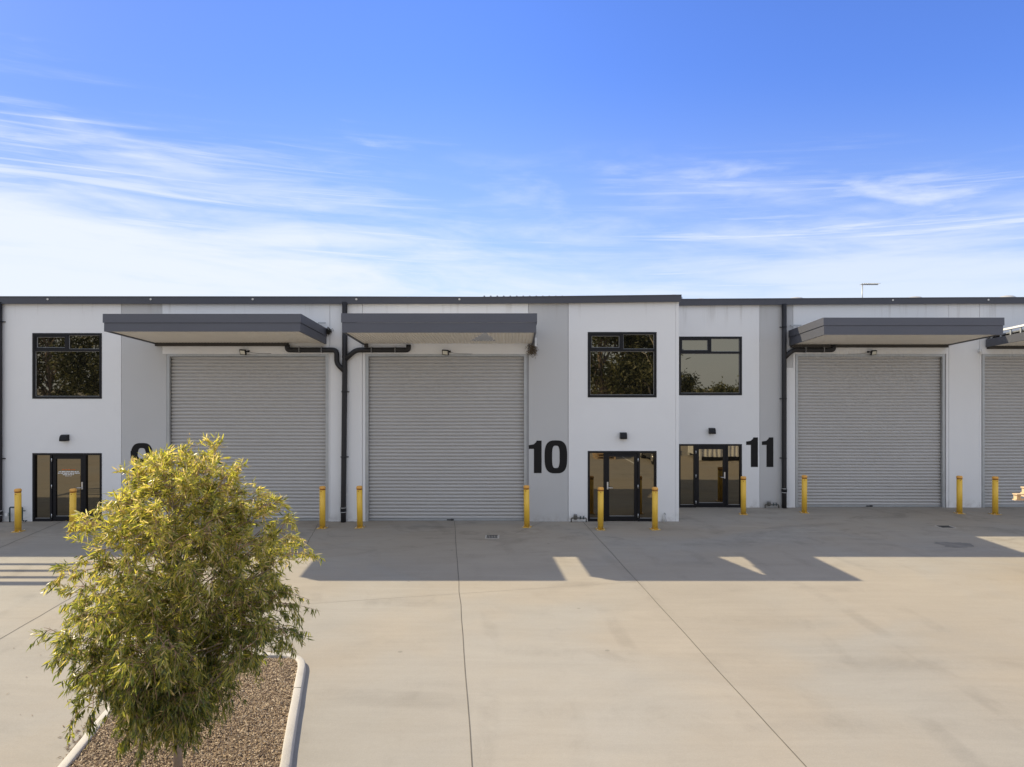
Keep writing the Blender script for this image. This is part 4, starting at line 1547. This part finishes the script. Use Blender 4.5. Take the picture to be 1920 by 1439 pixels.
# ------------------------------------------------------------------ trees
def leaves_mesh(name, pts, dirs, sizes, widths, material, root, curve=0.25):
    """one slender bent leaf per point"""
    n = len(pts)
    pts, dirs = np.asarray(pts), np.asarray(dirs)
    dirs = dirs / np.linalg.norm(dirs, axis=1, keepdims=True)
    rnd = rng.normal(0, 1, (n, 3))
    side = np.cross(dirs, rnd)
    side /= np.linalg.norm(side, axis=1, keepdims=True) + 1e-9
    up = np.cross(side, dirs)
    L_ = np.asarray(sizes)[:, None]
    W_ = np.asarray(widths)[:, None]
    bend = rng.normal(0, curve, (n, 1)) * L_
    base = pts
    a = pts + dirs * L_ * .32 + up * bend * .25
    b = pts + dirs * L_ * .70 + up * bend * .62
    tip = pts + dirs * L_ + up * bend * 1.2
    v = np.empty((n, 6, 3))
    v[:, 0] = base
    v[:, 1] = a - side * W_ * .5
    v[:, 2] = a + side * W_ * .5
    v[:, 3] = b - side * W_ * .34
    v[:, 4] = b + side * W_ * .34
    v[:, 5] = tip
    idx = (np.arange(n) * 6)[:, None]
    t1 = idx + np.array([[0, 1, 2]])
    q = idx + np.array([[1, 3, 4, 2]])
    t2 = idx + np.array([[3, 5, 4]])
    faces = [tuple(r) for r in t1.tolist()] + [tuple(r) for r in q.tolist()] + [tuple(r) for r in t2.tolist()]
    me = bpy.data.meshes.new(name)
    w = np.array(root.location)
    me.from_pydata((v.reshape(-1, 3) - w).tolist(), [], faces)
    me.polygons.foreach_set('use_smooth', [True] * len(faces))
    me.materials.append(MAT[material])
    o = bpy.data.objects.new(name, me)
    COL.objects.link(o)
    o.parent = root
    return o


def bez(a, b, c, n):
    a, b, c = np.array(a), np.array(b), np.array(c)
    t = np.linspace(0, 1, n)[:, None]
    return a * (1 - t) ** 2 + b * 2 * t * (1 - t) + c * t * t


TX, TY = -3.523, 6.88
root = thing('gum_tree', 'young bushy gum tree with drooping yellow green leaves in the kerbed bed', 'tree', (TX, TY, .06))
KF = .8709
# outline of the crown: height -> (left reach, right reach)
OZ = .538 + KF * np.array([.20, .38, .55, .70, .90, 1.20, 1.40, 1.62, 1.85, 2.12, 2.42, 2.68, 2.93, 3.18, 3.40, 3.48])
OL = KF * np.array([.30, .48, .72, .98, 1.22, 1.38, 1.40, 1.36, 1.30, 1.22, 1.08, .90, .54, .20, .06, .02])
OR = KF * np.array([.30, .45, .66, .88, 1.12, 1.48, 1.72, 1.72, 1.54, 1.44, 1.38, 1.22, .94, .62, .22, .04])


def reach(zv, ang):
    c = math.cos(ang)
    l, r_ = np.interp(zv, OZ, OL), np.interp(zv, OZ, OR)
    base = l * (1 - c) / 2 + r_ * (1 + c) / 2
    return base * (1.0 - .12 * math.sin(ang) ** 2)


tr = MB()
trunk = [(TX + .05, TY, .03), (TX + .04, TY, .5), (TX - .02, TY + .03, 1.1), (TX + .03, TY + .02, 1.8), (TX + .02, TY, 2.5), (TX - .01, TY, 3.05), (TX - .02, TY + .01, 3.42)]
tr.tube(trunk, [.046, .038, .031, .024, .016, .009, .004], 10)
TZ = np.array([p[2] for p in trunk])
TXs = np.array([p[0] for p in trunk])
TYs = np.array([p[1] for p in trunk])
tw = MB()
LP, LD, LS, LW, LM = [], [], [], [], []


def add_twig(poly, r0, r1, nleaf, droop, young, lmin=.048, lmax=.098, t0=.1):
    n_ = len(poly)
    tw.tube([tuple(p) for p in poly], list(np.linspace(r0, r1, n_)), 4, cap=False)
    sway = rng.normal(0, .34, 3)
    size = rng.uniform(.78, 1.12)
    for _ in range(nleaf):
        t = rng.uniform(t0, 1.0) ** .8 * (n_ - 1)
        i = min(int(t), n_ - 2)
        f = t - i
        p = poly[i] * (1 - f) + poly[i + 1] * f
        d = poly[i + 1] - poly[i]
        d = d / (np.linalg.norm(d) + 1e-9)
        LP.append(p + rng.normal(0, .010, 3))
        LD.append(d * rng.uniform(.2, .9) + sway + rng.normal(0, .42, 3) + np.array([0, 0, -droop]))
        LS.append(rng.uniform(lmin, lmax) * size)
        LW.append(rng.uniform(.0095, .0165) * size)
        LM.append(1 if rng.uniform() < young else 0)  # share of paler leaves, rising toward the crown top and branch tips


def limb(tipp, z0, mid_up, nsec, young, droop):
    st_ = np.array([np.interp(z0, TZ, TXs), np.interp(z0, TZ, TYs), z0])
    rch = np.linalg.norm((tipp - st_)[:2])
    mid = st_ * .5 + tipp * .5
    mid[2] += mid_up
    br = bez(st_, mid, tipp, 14)
    br[1:-1] += rng.normal(0, .010, (12, 3))
    tr.tube([tuple(p) for p in br], list(np.linspace(.005 + .006 * rch, .0025, 14)), 6, cap=False)
    outw = np.array([tipp[0] - TX, tipp[1] - TY, 0.0])
    outw /= np.linalg.norm(outw) + 1e-9
    for j in range(nsec):
        t = (.32 + .68 * (j + rng.uniform(.2, 1)) / nsec) * 13
        i = min(int(t), 12)
        p = br[i] * (1 - (t - i)) + br[i + 1] * (t - i)
        d = br[i + 1] - br[i]
        d /= np.linalg.norm(d) + 1e-9
        v = d * .6 + outw * rng.uniform(0, .4) + rng.normal(0, .60, 3)
        v[2] += rng.uniform(-.15, .55)
        v /= np.linalg.norm(v)
        ln = rng.uniform(.16, .36) * (1.05 - .35 * t / 13)
        q2 = p + v * ln + np.array([0, 0, -ln * rng.uniform(0, .4)])
        sec = bez(p, p + v * ln * .55 + np.array([0, 0, .04]), q2, 6)
        tw.tube([tuple(a) for a in sec], list(np.linspace(.0045, .002, 6)), 4, cap=False)
        for q in range(int(rng.uniform(3, 6.4))):
            tt = rng.uniform(.35, 1.0) * 5
            ii = min(int(tt), 4)
            a = sec[ii] * (1 - (tt - ii)) + sec[ii + 1] * (tt - ii)
            w = v * .7 + rng.normal(0, .55, 3) + np.array([0, 0, -.25 * droop])
            w /= np.linalg.norm(w)
            l2 = rng.uniform(.07, .19)
            e = a + w * l2 + np.array([0, 0, -l2 * .35 * droop])
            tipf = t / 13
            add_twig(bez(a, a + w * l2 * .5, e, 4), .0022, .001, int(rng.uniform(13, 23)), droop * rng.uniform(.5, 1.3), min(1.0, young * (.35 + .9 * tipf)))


NP = 96
zlo, zhi = OZ[1], OZ[-2] - .12
for k in range(NP):
    u = (k + rng.uniform(0, 1)) / NP
    zt = zlo + (zhi - zlo) * u ** 1.05
    ang = k * 2.39996 + rng.normal(0, .3)
    lump = 1.0 + .07 * math.sin(3 * ang + zt * 2.6) + .05 * math.sin(5 * ang - zt * 3)
    rch = reach(zt, ang) * rng.uniform(.60, .92) * lump
    tipp = np.array([TX + math.cos(ang) * rch, TY + math.sin(ang) * rch, zt])
    z0 = min(max(zt - .22 - rch * rng.uniform(.35, .8), .35 + rng.uniform(0, .3)), 3.05)
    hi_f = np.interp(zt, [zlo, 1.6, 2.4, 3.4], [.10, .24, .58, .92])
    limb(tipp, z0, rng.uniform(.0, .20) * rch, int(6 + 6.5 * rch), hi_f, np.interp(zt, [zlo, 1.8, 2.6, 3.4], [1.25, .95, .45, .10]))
# low limbs hanging over the front of the bed, and short ones that clothe the stem
for k in range(8):
    ang = rng.uniform(-2.1, -.75)
    zt = rng.uniform(.90, 1.35)
    rch = rng.uniform(.45, .92)
    limb(np.array([TX + .05 + math.cos(ang) * rch * .75, TY + math.sin(ang) * rch, zt]), zt + rng.uniform(.1, .3), .12, 7, .25, 1.2)
for k in range(5):
    ang = rng.uniform(-2.6, -.5)
    zt = rng.uniform(1.3, 2.9)
    rch = rng.uniform(.35, .65)
    limb(np.array([TX + math.cos(ang) * rch, TY + math.sin(ang) * rch, zt]), zt - .25, .05, 7, .5, .8)
for k in range(7):
    ang = rng.uniform(-1.9, -.9)
    rch = rng.uniform(.30, .58)
    zt = rng.uniform(.74, .98)
    limb(np.array([TX + .05 + math.cos(ang) * rch, TY + math.sin(ang) * rch, zt]), zt + .12, .10, 6, .15, 1.2)
# the heavy side limbs
for (dx, dy, zt) in ((1.22, 0, 1.86), (1.18, -.15, 1.68), (1.12, .15, 1.60), (-1.08, -.1, 1.55), (-1.05, .1, 1.35)):
    limb(np.array([TX + dx, TY + dy, zt]), zt - .45, .12, 8, .2, 1.0)
# long wispy shoots that break the outline
for (dx, dy, zt) in ((-1.36, 0, 1.50), (-1.36, -.1, 1.22), (-1.34, 0, 1.0), (1.66, -.1, 1.62), (1.76, 0, 1.45), (1.64, -.2, 1.22), (-1.30, .1, 2.30), (-1.16, 0, 2.62),
                     (1.40, .1, 2.42), (1.15, .1, 2.85), (-.10, 0, 3.26), (.16, .1, 3.30), (-.36, .1, 2.92), (.48, 0, 3.06), (.74, 0, 3.0), (-.74, 0, 2.84), (1.32, 0, 2.66),
                     (.05, -.9, .50), (.30, -.8, .52), (-.35, -.85, .55)):
    dx, dy, zt = dx * KF, dy * KF, .538 + KF * zt
    tipp = np.array([TX + dx, TY + dy, zt])
    st_ = np.array([TX + dx * .45, TY + dy * .45, zt + (.08 if zt < 2 else -.28)])
    poly = bez(st_, (st_ + tipp) / 2 + np.array([0, 0, .10]), tipp, 8)
    add_twig(poly, .005, .0015, 40, .9 if zt < 2 else .1, .2 if zt < 2 else .9, t0=.3)
child(tr, 'trunk', 'bark', root)
child(tw, 'twigs', 'twig_bark', root)
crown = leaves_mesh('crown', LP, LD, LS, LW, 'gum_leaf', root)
crown.data.materials.append(MAT['gum_leaf_pale'])
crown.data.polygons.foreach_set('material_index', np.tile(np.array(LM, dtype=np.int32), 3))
print('leaves', len(LP))


def far_tree(label, X, Y, h, w, n, leaf, trunk_mat='bark', base=.18, gaps=7):
    """tall dark tree behind the camera, mirrored in the glass"""
    t = thing('tall_tree', label, 'tree', (X, Y, 0), 'tall trees mirrored in the glass')
    m = MB()
    P0 = []
    m.tube([(X, Y, 0), (X + .1, Y, h * .3), (X - .2, Y, h * .6), (X, Y, h * .92)], [.22, .17, .12, .03], 8)
    cl_ = []
    for k in range(gaps * 4):
        a = rng.uniform(0, 6.28)
        zz = h * rng.uniform(base + .05, .95)
        rr = w * .5 * math.sqrt(max(.05, 1 - ((zz / h - .55) / .5) ** 2)) * rng.uniform(.45, 1)
        c = np.array([X + math.cos(a) * rr, Y + math.sin(a) * rr, zz])
        cl_.append(c)
        m.tube([(X, Y, max(.1 * h, zz - .25 * h)), tuple((np.array([X, Y, zz]) + c) / 2 - np.array([0, 0, .05 * h])), tuple(c)], [.07, .05, .02], 5, cap=False)
    child(m, 'trunk', trunk_mat, t)
    cl_ = np.array(cl_)
    ci = rng.integers(0, len(cl_), n)
    P_ = cl_[ci] + rng.normal(0, w * .085, (n, 3))
    D_ = rng.normal(0, 1, (n, 3)) + np.array([0, 0, -.7])
    leaves_mesh('crown', P_, D_, rng.uniform(.6, 1.3, n) * leaf, rng.uniform(.3, .5, n) * leaf, 'dark_leaf', t)


for args in (('dense dark tree mirrored behind the pale trunked one in the unit 10 window', 11.0, -25, 13.0, 10.0, 9000, .40),
             ('tall dark gum tree mirrored in the unit 10 upper window', 8.0, -19, 11.0, 7.0, 9000, .34),
             ('slender pale trunked gum tree mirrored at the right of the unit 10 window', 12.6, -17, 12.0, 5.0, 5500, .32, 'pale_bark'),
             ('spreading tree mirrored in the left part of the unit 9 upper window', -42.0, -20, 11.0, 7.5, 7500, .36),
             ('dense tree mirrored between the two spreading ones in the unit 9 window', -40.0, -27, 13.0, 10.0, 9000, .40),
             ('spreading tree mirrored in the right part of the unit 9 upper window', -36.5, -22, 12.0, 7.0, 7500, .36),
             ('low bushy tree mirrored in the left of the unit 11 window', 15.6, -19, 5.4, 4.2, 5000, .28)):
    far_tree(*args)
for (X, Y, h, w) in ((34, -70, 3.6, 7), (41, -72, 3.9, 8), (52, -76, 4.2, 10), (-5, -50, 8, 9), (-18, -48, 9, 10), (24, -80, 4.0, 9)):
    far_tree('distant dark tree behind the viewer, mirrored faintly in the glass', X, Y, h, w, 1500, .6)

# ------------------------------------------------------------------ the yard behind the viewer, seen only in the door glass
for k in range(7):
    o = dup([q for q in bpy.data.objects if q.name == 'pallet'][0])
    o.location = (4.55 + rng.uniform(-.04, .04), 3.2 + rng.uniform(-.04, .04), .002 + k * .1475)
    o['label'] = 'pale pallet of the low stack behind the viewer, mirrored left in the unit 10 door'
    o['group'] = 'pallets mirrored in the unit 10 door'
t = thing('shipping_container', 'white corrugated shipping container mirrored in the unit 11 door glass', 'container', (13.2, 7.8, 0))
m = MB()
x0c, x1c, y0c, y1c = 10.1, 16.1, 6.6, 9.04
nn = 24
for k in range(nn):
    a = x0c + .1 + (x1c - x0c - .2) * k / nn
    b = x0c + .1 + (x1c - x0c - .2) * (k + 1) / nn
    w_ = (b - a) / 4
    for yy_, s_ in ((y1c - .04, 1), (y0c + .04, -1)):
        ps = [(a, 0), (a + w_, 0), (a + 1.5 * w_, -.036 * s_), (a + 3 * w_, -.036 * s_), (b, 0)]
        for p, q in zip(ps[:-1], ps[1:]):
            m.face([(p[0], yy_ + p[1], .22), (q[0], yy_ + q[1], .22), (q[0], yy_ + q[1], 2.62), (p[0], yy_ + p[1], 2.62)])
m.box(x0c + .02, x0c + .06, y0c + .1, y1c - .1, .22, 2.62)
m.box(x1c - .06, x1c - .02, y0c + .1, y1c - .1, .22, 2.62)
child(m, 'side_panels', 'white_metal', t)
m = MB().box(x0c + .08, x1c - .08, y0c + .06, y1c - .06, 2.60, 2.66)
child(m, 'roof', 'white_metal', t)
for (a, b) in ((x0c, x0c + .1), (x1c - .1, x1c)):
    for (c, d) in ((y0c, y0c + .1), (y1c - .1, y1c)):
        child(MB().box(a, b, c, d, .05, 2.72), 'corner_post', 'white_metal', t)
for (c, d) in ((y0c, y0c + .08), (y1c - .08, y1c)):
    child(MB().box(x0c + .101, x1c - .101, c + .004, d - .004, .06, .2), 'bottom_rail', 'frame_black', t)

mat('car_paint', (0.02, 0.022, 0.025), 0.25, 0.02, 2)
mat('tyre', (0.02, 0.02, 0.02), 0.8, 0.05, 8)
t = thing('parked_car', 'dark parked car mirrored at the right of the unit 10 door glass', 'car', (8.15, 4.6, 0))
CX, CY = 8.15, 4.6
sec = [(-2.15, .45, .62, .80), (-2.05, .35, .86, .86), (-1.2, .28, .98, .90), (-.75, .26, 1.02, .91), (1.5, .26, 1.03, .91), (2.05, .34, .98, .88), (2.15, .45, .70, .82)]


def loft(secs, material, name):
    m = MB()
    rows = []
    for (yy, za, zb, hw) in secs:
        rows.append([(CX - hw, CY - yy, za), (CX - hw, CY - yy, zb - .08), (CX - hw + .08, CY - yy, zb), (CX + hw - .08, CY - yy, zb), (CX + hw, CY - yy, zb - .08), (CX + hw, CY - yy, za)])
    for a, b in zip(rows[:-1], rows[1:]):
        for k in range(6):
            k2 = (k + 1) % 6
            m.face([a[k], a[k2], b[k2], b[k]], True)
    m.face(list(reversed(rows[0])))
    m.face(rows[-1])
    return child(m, name, material, t)


loft(sec, 'car_paint', 'body')
loft([(-.95, 1.0, 1.10, .80), (-.35, 1.0, 1.46, .70), (.9, 1.0, 1.50, .70), (1.55, 1.0, 1.12, .80)], 'tinted_glass', 'cabin_glass')
loft([(-.28, 1.44, 1.53, .66), (.85, 1.44, 1.55, .66)], 'car_paint', 'roof')
for yy in (-1.35, 1.4):
    for s_ in (-1, 1):
        m = MB()
        m.tube([(CX + s_ * .70, CY - yy, .33), (CX + s_ * .93, CY - yy, .33)], .33, 20)
        w_ = child(m, 'wheel', 'tyre', t)
        m = MB()
        m.tube([(CX + s_ * .90, CY - yy, .33), (CX + s_ * .945, CY - yy, .33)], .20, 14)
        child(m, 'rim', 'steel_bright', w_)
for s_ in (-1, 1):
    m = MB().box(CX + s_ * .58 - .16, CX + s_ * .58 + .16, CY + 2.02, CY + 2.13, .66, .80)
    child(m, 'headlight', 'lamp_lens', t)
m = MB().box(CX - .25, CX + .25, CY + 2.14, CY + 2.17, .50, .61)
child(m, 'number_plate', 'white_metal', t)
mat('line_paint', (0.70, 0.69, 0.66), 0.8, 0.15, 3)
for xx in (3.6, 6.4, 9.4):
    ground_strip('parking_line', [(xx, 5.6), (xx - .2, .6)], .10, 'line_paint')
